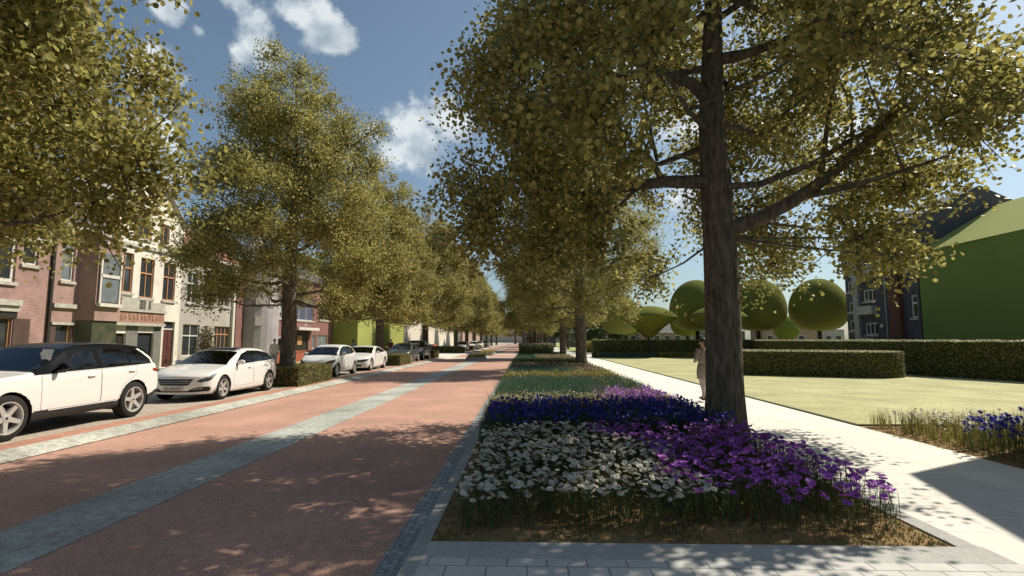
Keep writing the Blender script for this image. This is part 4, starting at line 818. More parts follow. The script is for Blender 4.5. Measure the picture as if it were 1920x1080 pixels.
# E: brown brick pub with tower
Eb = Facade('brick_house', XL, 38.91, 58.9, 7.6, 9, M['brick_brown'], 'long brown brick building with a rounded corner tower and white shop canopies')
Eb.door(49.4, 52.4, .5, 2.65, m='dark', light=False); Eb.win(53.4, 54.2, .9, 2.3, gm='glass_grey', mull=(0,), sill=False); Eb.win(54.8, 57.4, .9, 2.3, gm='glass_grey', mull=(1,), sill=False)
Eb.win(45.2, 47.2, 3.7, 5.6, gm='glass_grey'); Eb.win(48.6, 53.5, 3.7, 6.2, gm='navy', mull=(2,)); Eb.win(55.0, 58.0, 3.9, 6.0, gm='glass')
Eb.win(44.2, 47.6, .7, 1.9, gm='glass', sill=False)
Eb.wall(); Eb.part('shop_canopy', [(.003, .9, 40.6, 44.0, 2.05, 2.3), (.003, .4, 40.9, 47.5, 1.95, 2.04)], 'frame_w'); Eb.part('awning', [(.003, .8, 48.4, 53.2, 2.72, 2.98)], 'frame_w'); Eb.part('notice_board', [(-.1, -.04, 50.0, 51.0, 1.3, 2.2)], 'frame_o'); Eb.roof(7.61, 3.0)
Eb.part('brick_pier', [(.003, .5, 44.1, 44.9, 2.35, 7.5)], 'frame_o')
def text(body, size, loc, rot, m, name, parent, ext=.004):
    c = bpy.data.curves.new(name, 'FONT'); c.body = body; c.size = size; c.align_x = 'CENTER'; c.align_y = 'CENTER'; c.extrude = ext
    o = bpy.data.objects.new(name, c); col.objects.link(o); dg = bpy.context.evaluated_depsgraph_get(); me = bpy.data.meshes.new_from_object(o.evaluated_get(dg)); bpy.data.objects.remove(o)
    me.materials.clear(); me.materials.append(m); q = mkobj(name, me, parent); q.location = loc; q.rotation_euler = rot; return q
text('65', 1.3, Eb.P(.03, 46.2, 4.6), (R(90), 0, R(90)), M['frame_w'], 'lettering', Eb.r); text('O', .7, Eb.P(.03, 51.6, 3.35), (R(90), 0, R(90)), M['frame_w'], 'lettering', Eb.r)
b = MB(); b.lathe([(0, .1), (1.9, .1), (1.9, 7.9), (2.1, 8.0), (0, 10.4)], 24, c=(-.2, 42.0 - Eb.o[1], 0)); tw = b.build('corner_tower', M['lilac'], Eb.r, smooth=False)
for a in (-.9, -.35, .2, .75):
    cx, cy = -.2 + 1.9 * math.cos(a), 42.0 - Eb.o[1] + 1.9 * math.sin(a)
    for z in (2.9, 4.4, 6.0):
        if (z == 2.9 and a != -.9): continue
        t = Matrix.Translation((cx, cy, z)) @ Matrix.Rotation(a, 4, 'Z'); vs = [t @ Vector((x, y, zz)) for x in (-.05, .04) for y in (-.25, .25) for zz in (0, .7)]
        b = MB(); b.add(vs, [(0, 1, 3, 2), (4, 6, 7, 5), (0, 4, 5, 1), (2, 3, 7, 6), (0, 2, 6, 4), (1, 5, 7, 3)]); b.build('window', M['frame_w'], tw)
# green massing volumes
def block(name, x0, x1, y0, y1, h, m, label, roofh=.0, bev=.0, cat='building'):
    r = empty(name, ((x0 + x1) / 2, (y0 + y1) / 2, 0)); ox, oy = r.location.x, r.location.y; b = MB(); b.box(x0 - ox, x1 - ox, y0 - oy, y1 - oy, -.05, h); b.build('wall', M[m], r)
    rb = MB(); xm = 0; e = .02
    rh = max(roofh, .12); vs = [(x0 - ox, y0 - oy + e, h + .002), (x1 - ox, y0 - oy + e, h + .002), (0, y0 - oy + e, h + rh), (x0 - ox, y1 - oy - e, h + .002), (x1 - ox, y1 - oy - e, h + .002), (0, y1 - oy - e, h + rh)]
    rb.add(vs, [(0, 1, 2), (3, 5, 4), (0, 2, 5, 3), (1, 4, 5, 2), (0, 3, 4, 1)]); rb.build('roof', M[m], r); tag(r, label, cat); return r
block('green_building', -34, -19.2, 59.2, 69.4, 9, 'green2', 'plain yellow green building behind the second left tree, nearer of the two', 3)
block('green_building', -34, -18.35, 69.5, 78, 8, 'green2', 'plain yellow green building beside the white wall, farther of the two', 3)
block('white_building', -34, -19.0, 78.1, 150, 9, 'whitewall', 'long plain white building behind the left trees beyond the yellow green ones', 3)
r = empty('low_wall', (-18.0, 72, .0)); b = MB(); b.box(-.12, .12, -35, 33, 0, .86); b.build('wall', M['redwall'], r); b = MB(); b.box(-.16, .16, -35, 33, .863, .93); b.build('coping', M['redwall'], r); tag(r, 'long low rust red wall in front of the left buildings', 'wall')
# hedge along wall beyond crossing
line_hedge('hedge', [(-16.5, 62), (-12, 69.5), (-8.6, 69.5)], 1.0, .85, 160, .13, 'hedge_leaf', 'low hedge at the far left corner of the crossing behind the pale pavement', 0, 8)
# right side: green gabled block + dark brick building
XR = 28.6
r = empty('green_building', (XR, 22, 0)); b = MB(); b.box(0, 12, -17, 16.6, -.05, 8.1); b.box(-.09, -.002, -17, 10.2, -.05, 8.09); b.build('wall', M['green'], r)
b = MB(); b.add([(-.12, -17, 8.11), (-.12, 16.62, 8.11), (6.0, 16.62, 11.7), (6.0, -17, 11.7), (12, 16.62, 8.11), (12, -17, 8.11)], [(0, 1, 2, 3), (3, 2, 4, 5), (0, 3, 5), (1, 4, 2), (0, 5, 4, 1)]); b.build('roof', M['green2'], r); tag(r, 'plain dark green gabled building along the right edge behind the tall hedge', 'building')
K = Facade('brick_house', XR + .1, 38.85, 47.6, 10.5, 10, M['brick_dark'], 'dark brick building with small white balcony windows beside the green building', -1)
K.win(39.1, 39.75, 3.4, 5.1, mull=(0,), trans=.65, fw=.12)
for z in (2.2, 5.0, 7.9): K.win(43.6, 45.2, z, z + 1.0, mull=(2,), fw=.10)
for z in (2.6, 4.2, 6.0, 8.2): K.win(46.4, 47.3, z, z + .9, mull=(0,), fw=.10)
K.wall(); K.part('balconies', [(.003, .5, 43.5, 45.3, 1.5, 1.95), (.003, .5, 43.5, 45.3, 3.9, 4.6), (.003, .5, 43.5, 45.3, 6.9, 7.6)], 'stone'); K.part('rust_bay', [(.003, .35, 40.5, 41.7, .1, 8.2)], 'brick_rust'); K.part('grey_bay', [(.003, .3, 45.5, 46.2, .1, 10.2)], 'metal_grey'); K.roof(10.51, 2.6); K.part('downpipe', [(.003, .1, 42.3, 42.42, .1, 9.5)], 'metal_grey')
b = MB(); b.sphere(K.P(.12, 42.9, 2.9), .16, 8); b.build('wall_lamp', M['frame_w'], K.r)
K.part('parapet', [(.0, .15, 38.9, 42.2, 8.6, 8.9)], 'stone')
# unseen house added outside the frame to the right to cast the pavement shadow
r = empty('brick_house', (10.9, 10.35, 0), math.atan2(-.96, -.28) ); b = MB(); b.box(0, 14, 0, 9, -.05, 7.35); b.build('wall', M['brick_pink'], r); b = MB()
b.box(0, 14, 0, 9, 7.353, 7.5); b.build('roof', M['slate'], r)
for k in range(4):
    q = MB(); x = 1.2 + k * 3.3; q.box(x, x + 1.3, -.06, -.003, 1.0, 2.6); q.box(x, x + 1.3, -.06, -.003, 4.2, 5.8); q.build('window', M['frame_w'], r)
    q = MB(); q.box(x + .1, x + 1.2, -.09, -.063, 1.1, 2.5); q.box(x + .1, x + 1.2, -.09, -.063, 4.3, 5.7); q.build('pane', M['glass'], r.children[-1])
tag(r, 'brick house added unseen past the right edge to shade the pavement corner', 'building')
# low far houses behind the topiary
fh = [(20, 118, 9, 4.2, 'brick_rose', 'tile', 'distant low house with a salmon roof between the left mushroom tree and the ball'), (12, 124, 8, 3.4, 'shop_grey', 'slate', 'distant grey house behind the far hedge under the left mushroom tree'), (30, 112, 9, 3.2, 'brick_rose', 'slate', 'distant brick house under the half hidden mushroom tree'), (41, 116, 11, 3.6, 'shop_grey', 'slate', 'distant grey house right of the thick trunk'), (54, 112, 11, 4.2, 'brick_rose', 'slate', 'distant brick house between the two big balls'), (64, 118, 9, 4.0, 'lilac', 'slate', 'distant house left of the dark brick building'), (3, 128, 8, 5.0, 'navy', 'slate', 'distant blue grey glass building beyond the plaza')]
for x, y, w, h, m, rm, l in fh:
    r = empty('distant_house', (x, y, 0)); b = MB(); b.box(-w / 2, w / 2, -3, 3, 0, h); b.build('wall', M[m], r)
    b = MB(); b.add([(-w / 2 - .2, -3.3, h), (w / 2 + .2, -3.3, h), (w / 2 + .2, 0, h + 2.4), (-w / 2 - .2, 0, h + 2.4), (w / 2 + .2, 3.3, h), (-w / 2 - .2, 3.3, h)], [(0, 1, 2, 3), (3, 2, 4, 5), (1, 4, 2), (0, 3, 5), (0, 5, 4, 1)]); b.build('roof', M[rm], r)
    n = int(w // 2.2)
    for k in range(n):
        xx = -w / 2 + .8 + k * 2.1; q = MB(); q.box(xx, xx + 1.2, -3.08, -3.003, 1.5, 2.7); q.build('window', M['frame_w'], r); q2 = MB(); q2.box(xx + .1, xx + 1.1, -3.12, -3.083, 1.6, 2.6); q2.build('pane', M['glass'], r.children[-1])
    tag(r, l, 'house', 'distant houses behind the topiary')
for i, (x, y, w, l, h) in enumerate([(-22, 180, 10, 'distant left row house beyond the white building', 8), (-22, 215, 10, 'farthest left row house at the end of the avenue', 9)]):
    block('distant_house', x - 8, x, y, y + 32, h, 'brick_rose', l, 3, cat='house')
block('distant_house', -30, 40, 300, 306, 5.0, 'plaster_g', 'pale building closing the very end of the avenue', 2, cat='house')
block('distant_house', 24, 40, 150, 240, 7, 'brick_rose', 'distant right hand row of houses beyond the plaza', 3, cat='house')
# ---------------------------------------------------------------- cars
def paint(name, c, rough=.35):
    m = mat(name, c, rough, spec=.5, coat=.8); m.node_tree.nodes['Principled BSDF'].inputs['Coat Roughness'].default_value = .06; return m
M['white_car'] = paint('white_car_paint', (.72, .71, .68)); M['black_car'] = paint('black_car_paint', (.018, .020, .024)); M['grey_car'] = paint('dark_grey_car_paint', (.05, .06, .07)); M['silver_car'] = paint('silver_car_paint', (.35, .36, .38))
M['gloss_black'] = mat('gloss_black', (.006, .006, .007), .22, spec=.12); M['rubber'] = mat('rubber', (.022, .021, .02), .85, spec=.2); M['trim'] = mat('black_trim', (.02, .02, .02), .6)
M['alloy'] = mat('alloy', (.50, .49, .46), .38, metal=.35); M['chrome'] = mat('chrome', (.75, .75, .75), .12, metal=1); M['lamp_red'] = mat('tail_lamp_red', (.35, .012, .01), .15, spec=.7, coat=.6); M['lamp_clear'] = mat('headlamp_lens', (.45, .46, .47), .08, spec=.9, metal=.4, var=.6, vscale=18); M['seat'] = mat('seat_fabric', (.07, .06, .055), .85); M['cabin'] = mat('cabin_plastic', (.03, .028, .026), .8); M['plate'] = mat('number_plate', (.50, .46, .38), .5); M['plate_text'] = mat('plate_lettering', (.04, .04, .05), .6)
def carglass():
    m = bpy.data.materials.new('car_glass'); m.use_nodes = True; t = m.node_tree; t.nodes.clear(); out = t.nodes.new('ShaderNodeOutputMaterial')
    g = t.nodes.new('ShaderNodeBsdfGlossy'); g.inputs['Roughness'].default_value = .02; g.inputs['Color'].default_value = (.9, .95, 1, 1); tr = t.nodes.new('ShaderNodeBsdfTransparent'); tr.inputs['Color'].default_value = (.33, .35, .35, 1)
    fr = t.nodes.new('ShaderNodeFresnel'); fr.inputs['IOR'].default_value = 1.5; mx = t.nodes.new('ShaderNodeMixShader'); t.links.new(fr.outputs[0], mx.inputs[0]); t.links.new(tr.outputs[0], mx.inputs[1]); t.links.new(g.outputs[0], mx.inputs[2]); t.links.new(mx.outputs[0], out.inputs['Surface']); return m
M['carglass'] = carglass()
def sdf_poly(P, poly):
    poly = np.array(poly, float); n = len(poly); d = np.full(len(P), 1e9); ins = np.zeros(len(P), bool); near = np.zeros((len(P), 2))
    for i in range(n):
        a, b = poly[i], poly[(i + 1) % n]; e = b - a; w = P - a; t = np.clip((w @ e) / (e @ e), 0, 1)[:, None]; q = a + e * t; dd = np.linalg.norm(P - q, axis=1); k = dd < d; d[k] = dd[k]; near[k] = q[k]
        c = ((a[1] > P[:, 1]) != (b[1] > P[:, 1])); 
        with np.errstate(divide='ignore', invalid='ignore'): xi = (b[0] - a[0]) * (P[:, 1] - a[1]) / (b[1] - a[1] + 1e-12) + a[0]
        ins ^= c & (P[:, 0] < xi)
    return np.where(ins, -d, d), near
def roundpoly(poly, r=.04, k=4):
    out = []; n = len(poly)
    for i in range(n):
        p, a, b = np.array(poly[i], float), np.array(poly[i - 1], float), np.array(poly[(i + 1) % n], float)
        u = (a - p); v = (b - p); ru = min(r, np.linalg.norm(u) * .45); rv = min(r, np.linalg.norm(v) * .45); s = p + u / np.linalg.norm(u) * ru; e = p + v / np.linalg.norm(v) * rv
        for j in range(k + 1): t = j / k; out.append((1 - t) ** 2 * s + 2 * t * (1 - t) * p + t * t * e)
    return [tuple(q) for q in out]
def wheel_meshes(Rw=.37, wd=.115, spokes=5, Rr=.70):
    t = MB(); s = [(Rw * Rr, -wd), (Rw * .93, -wd * 1.02), (Rw * .985, -wd * .85), (Rw, -wd * .6), (Rw, wd * .6), (Rw * .985, wd * .85), (Rw * .93, wd * 1.02), (Rw * Rr, wd)]
    t.lathe(s, 48, 'x', closed=False); r = Rw * Rr; b = MB()
    b.lathe([(r + .004, wd * 1.0), (r + .004, wd * 1.06), (r - .012, wd * 1.06), (r - .022, wd * .85), (r - .03, wd * .1), (r - .03, -wd)], 48, 'x', mi=0)
    b.lathe([(r - .03, -wd * .2), (.0, -wd * .25)], 32, 'x', mi=1); b.lathe([(r * .62, wd * .1), (r * .62, wd * .18), (0, wd * .18)], 32, 'x', mi=2)
    for i in range(spokes):
        a = 2 * math.pi * (i + .25) / spokes; T = Matrix.Rotation(a, 4, 'X')
        w0, w1 = r * .17, r * .12
        vs = [T @ Vector(p) for p in [(wd * .75, -w0, r * .12), (wd * .75, w0, r * .12), (wd * .95, w1, r * .97), (wd * .95, -w1, r * .97), (wd * .35, -w0, r * .12), (wd * .35, w0, r * .12), (wd * .5, w1, r * .97), (wd * .5, -w1, r * .97)]]
        b.add(vs, [(0, 1, 2, 3), (4, 7, 6, 5), (0, 4, 5, 1), (1, 5, 6, 2), (2, 6, 7, 3), (3, 7, 4, 0)])
    b.lathe([(r * .26, wd * .5), (r * .24, wd * .82), (r * .1, wd * .88), (0, wd * .88)], 20, 'x'); b.lathe([(r * .09, wd * .881), (r * .08, wd * .93), (0, wd * .94)], 12, 'x', mi=1)
    return t.mesh('wheel', M['rubber'], True), b.mesh('rim', [M['alloy'], M['trim'], M['silver_car']])
WH5 = wheel_meshes(); WH10 = wheel_meshes(.32, .10, 9)
def catmull(P, ns):
    P = np.array(P); out = []; n = len(P)
    for i in range(n - 1):
        p0, p1, p2, p3 = P[max(i - 1, 0)], P[i], P[i + 1], P[min(i + 2, n - 1)]
        for j in range(ns[i]):
            t = j / ns[i]; m1 = (p2 - p0) * .5 * .7; m2 = (p3 - p1) * .5 * .7
            out.append((2 * t ** 3 - 3 * t * t + 1) * p1 + (t ** 3 - 2 * t * t + t) * m1 + (-2 * t ** 3 + 3 * t * t) * p2 + (t ** 3 - t * t) * m2)
    out.append(P[-1]); return np.array(out)
def build_car(name, sp, loc, label, group, detail=1.0, rz=0.0):
    L, Wd = sp['L'], sp['W']; root = empty(name, loc, rz); tag(root, label, 'car', group)
    gy = np.linspace(-.0, L, int(L * 100) + 1); ker = np.hanning(13); ker /= ker.sum()
    def table(k, smooth=True):
        a = np.array(sp[k], float); v = np.interp(gy, a[:, 0], a[:, 1])
        if smooth:
            p = np.pad(v, 6, mode='reflect', reflect_type='odd'); v = np.convolve(p, ker, 'valid')
        return v
    T = {k: table(k) for k in ('zt', 'belt', 'zb')}
    wrel = np.interp(gy, [0, .03, .08, .18, .4, .8, L - .9, L - .45, L - .18, L - .06, L], [.76, .83, .885, .935, .97, .995, 1.0, .98, .945, .89, .80]); wt = wrel * Wd
    def sec(y):
        zt, be, zb, w = (np.interp(y, gy, q) for q in (T['zt'], T['belt'], T['zb'], wt)); zs = min(be, zt - .05); h = zs - zb; g = max(0, zt - zs - .05)
        x5 = w - .035 - .11 * min(1, .4 + g * 4) - .30 * g
        P = [(w - .08, zb), (w - .025, zb + .06 * min(1, h / .3)), (w + .0, zb + .34 * h), (w - .004, zb + .70 * h), (w - .035, zs), (x5, zs + .90 * g + .032), (x5 - .15, zt - .010), (x5 * .45, zt + .004), (0, zt + .010)]
        return P
    cell = .018 / detail
    ns = [max(1, int(q * detail)) for q in (3, 9, 12, 9, 18, 6, 6, 6)]; i4 = sum(ns[:4]); i5 = sum(ns[:5])
    base = np.arange(0, L + 1e-6, cell); base = np.unique(np.concatenate([base, [.01, .03, .05, .075, L - .01, L - .03, L - .05]]))
    for yk in sp['glass_y']: base[np.argmin(abs(base - yk))] = yk
    G_ = np.array([catmull(sec(y), ns) for y in base]); ny, nv = G_.shape[:2]
    V = np.zeros((ny, 2 * nv - 1, 3)); V[:, :nv, 0] = G_[:, :, 0]; V[:, :nv, 2] = G_[:, :, 1]; V[:, :, 1] = base[:, None]; V[:, nv:, 0] = -G_[:, ::-1, 0][:, 1:]; V[:, nv:, 2] = G_[:, ::-1, 1][:, 1:]
    NV2 = 2 * nv - 1; sidemask = np.zeros((ny, NV2), bool); sidemask[:, :i5 + 1] = True; sidemask[:, NV2 - i5 - 1:] = True
    yz = V[:, :, 1:].reshape(-1, 2).copy(); sm = sidemask.ravel()
    wins = [roundpoly(p, .045) for p in sp['windows']]; outer = roundpoly(sp['trim'], .05); flash = sp.get('flash'); doors = sp.get('doors', [])
    def snap(d, near, thr):
        k = sm & (abs(d) < thr); yz[k] = near[k]
    inner_snap = [outer] + wins + ([flash] if flash else [])
    for p in inner_snap:
        d, nr = sdf_poly(yz, p); snap(d, nr, cell * .5)
    for (yw, zw) in sp['wheels']:
        r = np.linalg.norm(yz - [yw, zw], axis=1); k = sm & (abs(r - sp['arch']) < cell * .55) ; c = np.array([yw, zw]); yz[k] = c + (yz[k] - c) / r[k][:, None] * sp['arch']
    V[:, :, 1:] = yz.reshape(ny, NV2, 2)
    idx = np.arange(ny * NV2).reshape(ny, NV2); F = np.stack([idx[:-1, :-1], idx[1:, :-1], idx[1:, 1:], idx[:-1, 1:]], -1).reshape(-1, 4)
    vi = np.tile(np.arange(NV2 - 1), ny - 1); vsym = np.minimum(vi, NV2 - 2 - vi); Vf = V.reshape(-1, 3); C = Vf[F].mean(1); yzc = C[:, 1:]
    side = vsym < i5; kind = np.zeros(len(F), int)          # 0 body
    black = sp.get('black_roof', False)
    gy0, gy1, gy2, gy3 = sp['glass_y']
    if black: kind[(vsym >= i4) & (yzc[:, 0] > gy0 - .05) & (yzc[:, 0] < L - .12)] = 4
    kind[(vsym >= i5) & (yzc[:, 0] > gy0) & (yzc[:, 0] < gy1)] = 2; kind[(vsym >= i5) & (yzc[:, 0] > gy2) & (yzc[:, 0] < gy3)] = 3
    if sp.get('sunroof'): a, c = sp['sunroof']; kind[(vsym >= i5 + ns[5]) & (yzc[:, 0] > a) & (yzc[:, 0] < c)] = 5
    d, _ = sdf_poly(yzc, outer); kind[side & (d < 0) & (vsym >= i4 - 3)] = 5
    if flash: d, _ = sdf_poly(yzc, flash); kind[side & (d < 0)] = 0
    for j, p in enumerate(wins): d, _ = sdf_poly(yzc, p); kind[side & (d < 0)] = 10 + j
    if 'lower' in sp:
        zl = np.interp(yzc[:, 0], *zip(*sp['lower'])); kind[(vsym < i4) & (yzc[:, 1] < zl)] = 6
    keep = np.ones(len(F), bool)
    for (yw, zw) in sp['wheels']: keep &= ~(side & (np.linalg.norm(yzc - [yw, zw], axis=1) < sp['arch']))
    fb, rb = sp.get('bulge', (.20, .16)); lean_f, lean_r = sp.get('lean', (.10, .06))
    def D(P):
        P = np.array(P, float); x = P[..., 0] / Wd; y = P[..., 1]; z = P[..., 2]
        ff = np.clip(1 - y / 1.1, 0, 1) ** 2; fr = np.clip(1 - (L - y) / .9, 0, 1) ** 2
        Q = P.copy(); Q[..., 1] = y + ff * (fb * x * x * 1.3 + lean_f * np.clip((z - .5) / .35, -.6, 1.6) ** 2) - fr * (rb * x * x * 1.2 + lean_r * np.clip((z - .55) / .4, -.6, 1.6) ** 2); return Q
    Vd = D(Vf)
    def sub(nm, mask, m, parent=root):
        f = F[mask & keep]
        if len(f) == 0: return None
        u, inv = np.unique(f, return_inverse=True); me = npmesh(nm, Vd[u], inv.reshape(-1, 4), m, True); return mkobj(nm, me, parent)
    bodym = M[sp['paint']]
    dmask = np.zeros(len(F), bool)
    for j, p in enumerate(doors):
        for sgn in (1, -1):
            d, _ = sdf_poly(yzc, p); k = (d < 0) & (kind == 0) & (C[:, 0] * sgn > 0) & (vsym < i4 + 1) & ~dmask; 
            o = sub('door', k, bodym); dmask |= k
            if sgn > 0 or True:
                b = MB(); yh, zh = sp['handles'][j]; hx = np.interp(zh, G_[np.argmin(abs(base - yh))][:i4, 1], G_[np.argmin(abs(base - yh))][:i4, 0]) * sgn
                b.tube([(hx, yh - .11, zh - .004), (hx + .025 * sgn, yh - .08, zh), (hx + .028 * sgn, yh + .05, zh + .004), (hx, yh + .10, zh + .006)], [.010, .015, .015, .010], 6); b.build('handle', bodym, o, smooth=True)
    body = sub('body', (kind == 0) & ~dmask, bodym)
    sub('windscreen', kind == 2, M['carglass']); sub('rear_window', kind == 3, M['carglass'])
    if black: sub('roof', kind == 4, M['gloss_black'])
    sub('window_surround', kind == 5, M['gloss_black'])
    if 'lower' in sp: sub('lower_trim', kind == 6, M['trim'])
    for j in range(len(wins)):
        for s in (1, -1): sub('side_window', (kind == 10 + j) & (C[:, 0] * s > 0), M['carglass'])
    # end caps
    def cap(y, row):
        b = MB(); a = row[:nv]; n = 14
        vs = []; fs = []
        for i in range(nv):
            for k in range(n + 1): vs.append((a[i, 0] * (1 - 2 * k / n), y, a[i, 2]))
        for i in range(nv - 1):
            for k in range(n): q = i * (n + 1) + k; fs.append((q, q + 1, q + n + 2, q + n + 1))
        b.add(D(np.array(vs)).tolist(), fs); return b
    cap(0, V[0]).build('front_bumper', bodym, root, smooth=True); cap(L, V[-1]).build('rear_bumper', bodym, root, smooth=True)
    # seams, sill line: thin dark strips on the surface
    def sx(y, z):
        r = G_[np.argmin(abs(base - y))]; return float(np.interp(z, r[:i4 + 1, 1], r[:i4 + 1, 0]))
    if doors and detail > .5:
        b = MB()
        for p in doors:
            P = roundpoly(p, .05); P = P + [P[0]]
            for s in (1, -1):
                pts = []
                for (a0, c0), (a1, c1) in zip(P[:-1], P[1:]):
                    m = max(1, int(math.hypot(a1 - a0, c1 - c0) / .05))
                    for k in range(m):
                        y, z = a0 + (a1 - a0) * k / m, c0 + (c1 - c0) * k / m
                        if z > float(np.interp(y, gy, T['belt'])) - .01: z = float(np.interp(y, gy, T['belt'])) - .01
                        if any(math.hypot(y - w[0], z - w[1]) < sp['arch'] for w in sp['wheels']): continue
                        pts.append(D(np.array([sx(y, z) * s, y, z])))
                b.tube(pts, .0035, 4, cap=False)
        b.build('door_seams', M['trim'], root)
    # wheel arch liners and underbody
    b = MB()
    for (yw, zw) in sp['wheels']:
        for s in (1, -1):
            n = 20; vs = []; A = sp['arch'] + .006
            for xx in (Wd - .03, Wd - .36):
                for k in range(n + 1): a = math.pi * (-.12 + 1.24 * k / n); vs.append((xx * s, yw + A * math.cos(a), zw + A * math.sin(a)))
            b.add(vs, [(k, k + 1, n + 2 + k, n + 1 + k) for k in range(n)]); b.add([vs[n + 1 + k] for k in range(n + 1)] + [((Wd - .36) * s, yw, zw)], [(k, k + 1, n + 1) for k in range(n)])
    zf = sp['zb'][len(sp['zb']) // 2][1] + .03; b.box(-Wd + .37, Wd - .37, .25, L - .2, zf, zf + .04); b.box(-Wd + .12, Wd - .12, sp['wheels'][0][0] + sp['arch'] + .02, sp['wheels'][1][0] - sp['arch'] - .02, zf, zf + .05)
    b.box(-Wd + .38, Wd - .38, .35, gy0 - .02, zf + .1, .72)
    b.build('underbody', M['cabin'], root)
    # cabin
    if sp.get('cabin', True):
        zs_ = .45
        b = MB(); b.box(-Wd + .14, Wd - .14, gy0 + .10, gy0 + .55, .6, float(np.interp(gy0 + .4, gy, T['belt'])) - .06); b.build('dashboard', M['cabin'], root)
        for (yy) in (gy0 + 1.15, gy0 + 1.95):
            for s in (1, -1):
                b = MB(); b.tube([(s * .38, yy - .30, zs_), (s * .38, yy + .15, zs_ + .02)], [.22, .24], 8); zz = zs_ + .1
                b.add([tuple(Matrix.Translation((s * .38, yy + .18, zz)) @ Matrix.Rotation(-.25, 4, 'X') @ Vector(p)) for p in [(-.22, -.06, 0), (.22, -.06, 0), (.22, .06, 0), (-.22, .06, 0), (-.17, -.04, .55), (.17, -.04, .55), (.17, .05, .55), (-.17, .05, .55)]], [(0, 1, 5, 4), (1, 2, 6, 5), (2, 3, 7, 6), (3, 0, 4, 7), (4, 5, 6, 7)])
                b.sphere((s * .38, yy + .36, zz + .66), (.12, .05, .09), 10); b.build('seat', M['seat'], root, smooth=False)
    # wheels
    wm = WH5 if sp.get('rim', 5) == 5 else WH10; k = sp['Rw'] / (.37 if sp.get('rim', 5) == 5 else .32)
    for (yw, zw) in sp['wheels']:
        for s in (1, -1):
            o = mkobj('wheel', wm[0], root, ((Wd - .125 * k) * s, yw, zw)); o.scale = (k, k, k); o.rotation_euler = (.3 * yw, 0, 0 if s > 0 else math.pi); mkobj('rim', wm[1], o)
    # mirrors
    if sp.get('mirror'):
        ym, zm = sp['mirror']
        for s in (1, -1):
            b = MB(); x0 = sx(ym, zm - .05) - .03; b.sphere(((x0 + .14) * s, ym + .0, zm + .03), (.11, .055, .07), 12); b.tube([((x0) * s, ym + .02, zm - .01), ((x0 + .09) * s, ym, zm + .01)], [.03, .025], 6); b.build('mirror', bodym if not sp.get('black_mirror') else M['gloss_black'], root, smooth=True)
    # patches on nose / tail / flanks: polygons in (q, z) ; q>0 runs along the flank from the nose, q<0 across the nose
    def patch(poly, m, nm, end='front', off=.006, both=True, cellp=.018, parent=root, mode='wrap', rel=.0):
        P = np.array(roundpoly(poly, .012, 3)); lo, hi = P.min(0), P.max(0); nx, nz = max(2, int((hi[0] - lo[0]) / cellp)), max(2, int((hi[1] - lo[1]) / cellp)); X, Z = np.meshgrid(np.linspace(lo[0], hi[0], nx + 1), np.linspace(lo[1], hi[1], nz + 1), indexing='ij')
        Q = np.stack([X.ravel(), Z.ravel()], 1); d, nr = sdf_poly(Q, P); cs = max((hi[0] - lo[0]) / nx, (hi[1] - lo[1]) / nz); kk = abs(d) < cs * .62; Q[kk] = nr[kk]
        ii = np.arange(len(Q)).reshape(nx + 1, nz + 1); f = np.stack([ii[:-1, :-1], ii[1:, :-1], ii[1:, 1:], ii[:-1, 1:]], -1).reshape(-1, 4); d2, _ = sdf_poly(Q[f].mean(1), P); f = f[d2 < cs * .05]
        w0 = wt[0] if end == 'front' else wt[-1]
        out = None
        for s in ((1, -1) if both else (1,)):
            R3 = []
            for q, z in Q:
                if mode == 'flat': x, y = q, (-off if end == 'front' else L + off)
                elif q <= 0: x, y = w0 + q, (-off if end == 'front' else L + off)
                else:
                    yy = q if end == 'front' else L - q; x, y = sx(yy, z) + off, yy
                R3.append((x * s, y, z))
            u, inv = np.unique(f, return_inverse=True); out = mkobj(nm, npmesh(nm, D(np.array(R3))[u], inv.reshape(-1, 4), m, True), parent)
        return out
    for (poly, mn, nm, end, both, mode, off) in sp.get('patches', []): patch(poly, M[mn], nm, end, off, both, mode=mode)
    if sp.get('plate'):
        zp = sp['plate']; b = MB(); yb = float(D(np.array([0, 0, zp]))[1]) - .02; b.box(-.26, .26, yb - .012, yb, zp - .055, zp + .055); pl = b.build('number_plate', M['plate'], root)
        if sp.get('plate_text'):
            text(sp['plate_text'], .092, (0, yb - .014, zp - .002), (R(90), 0, 0), M['plate_text'], 'lettering', pl, .001)
    return root
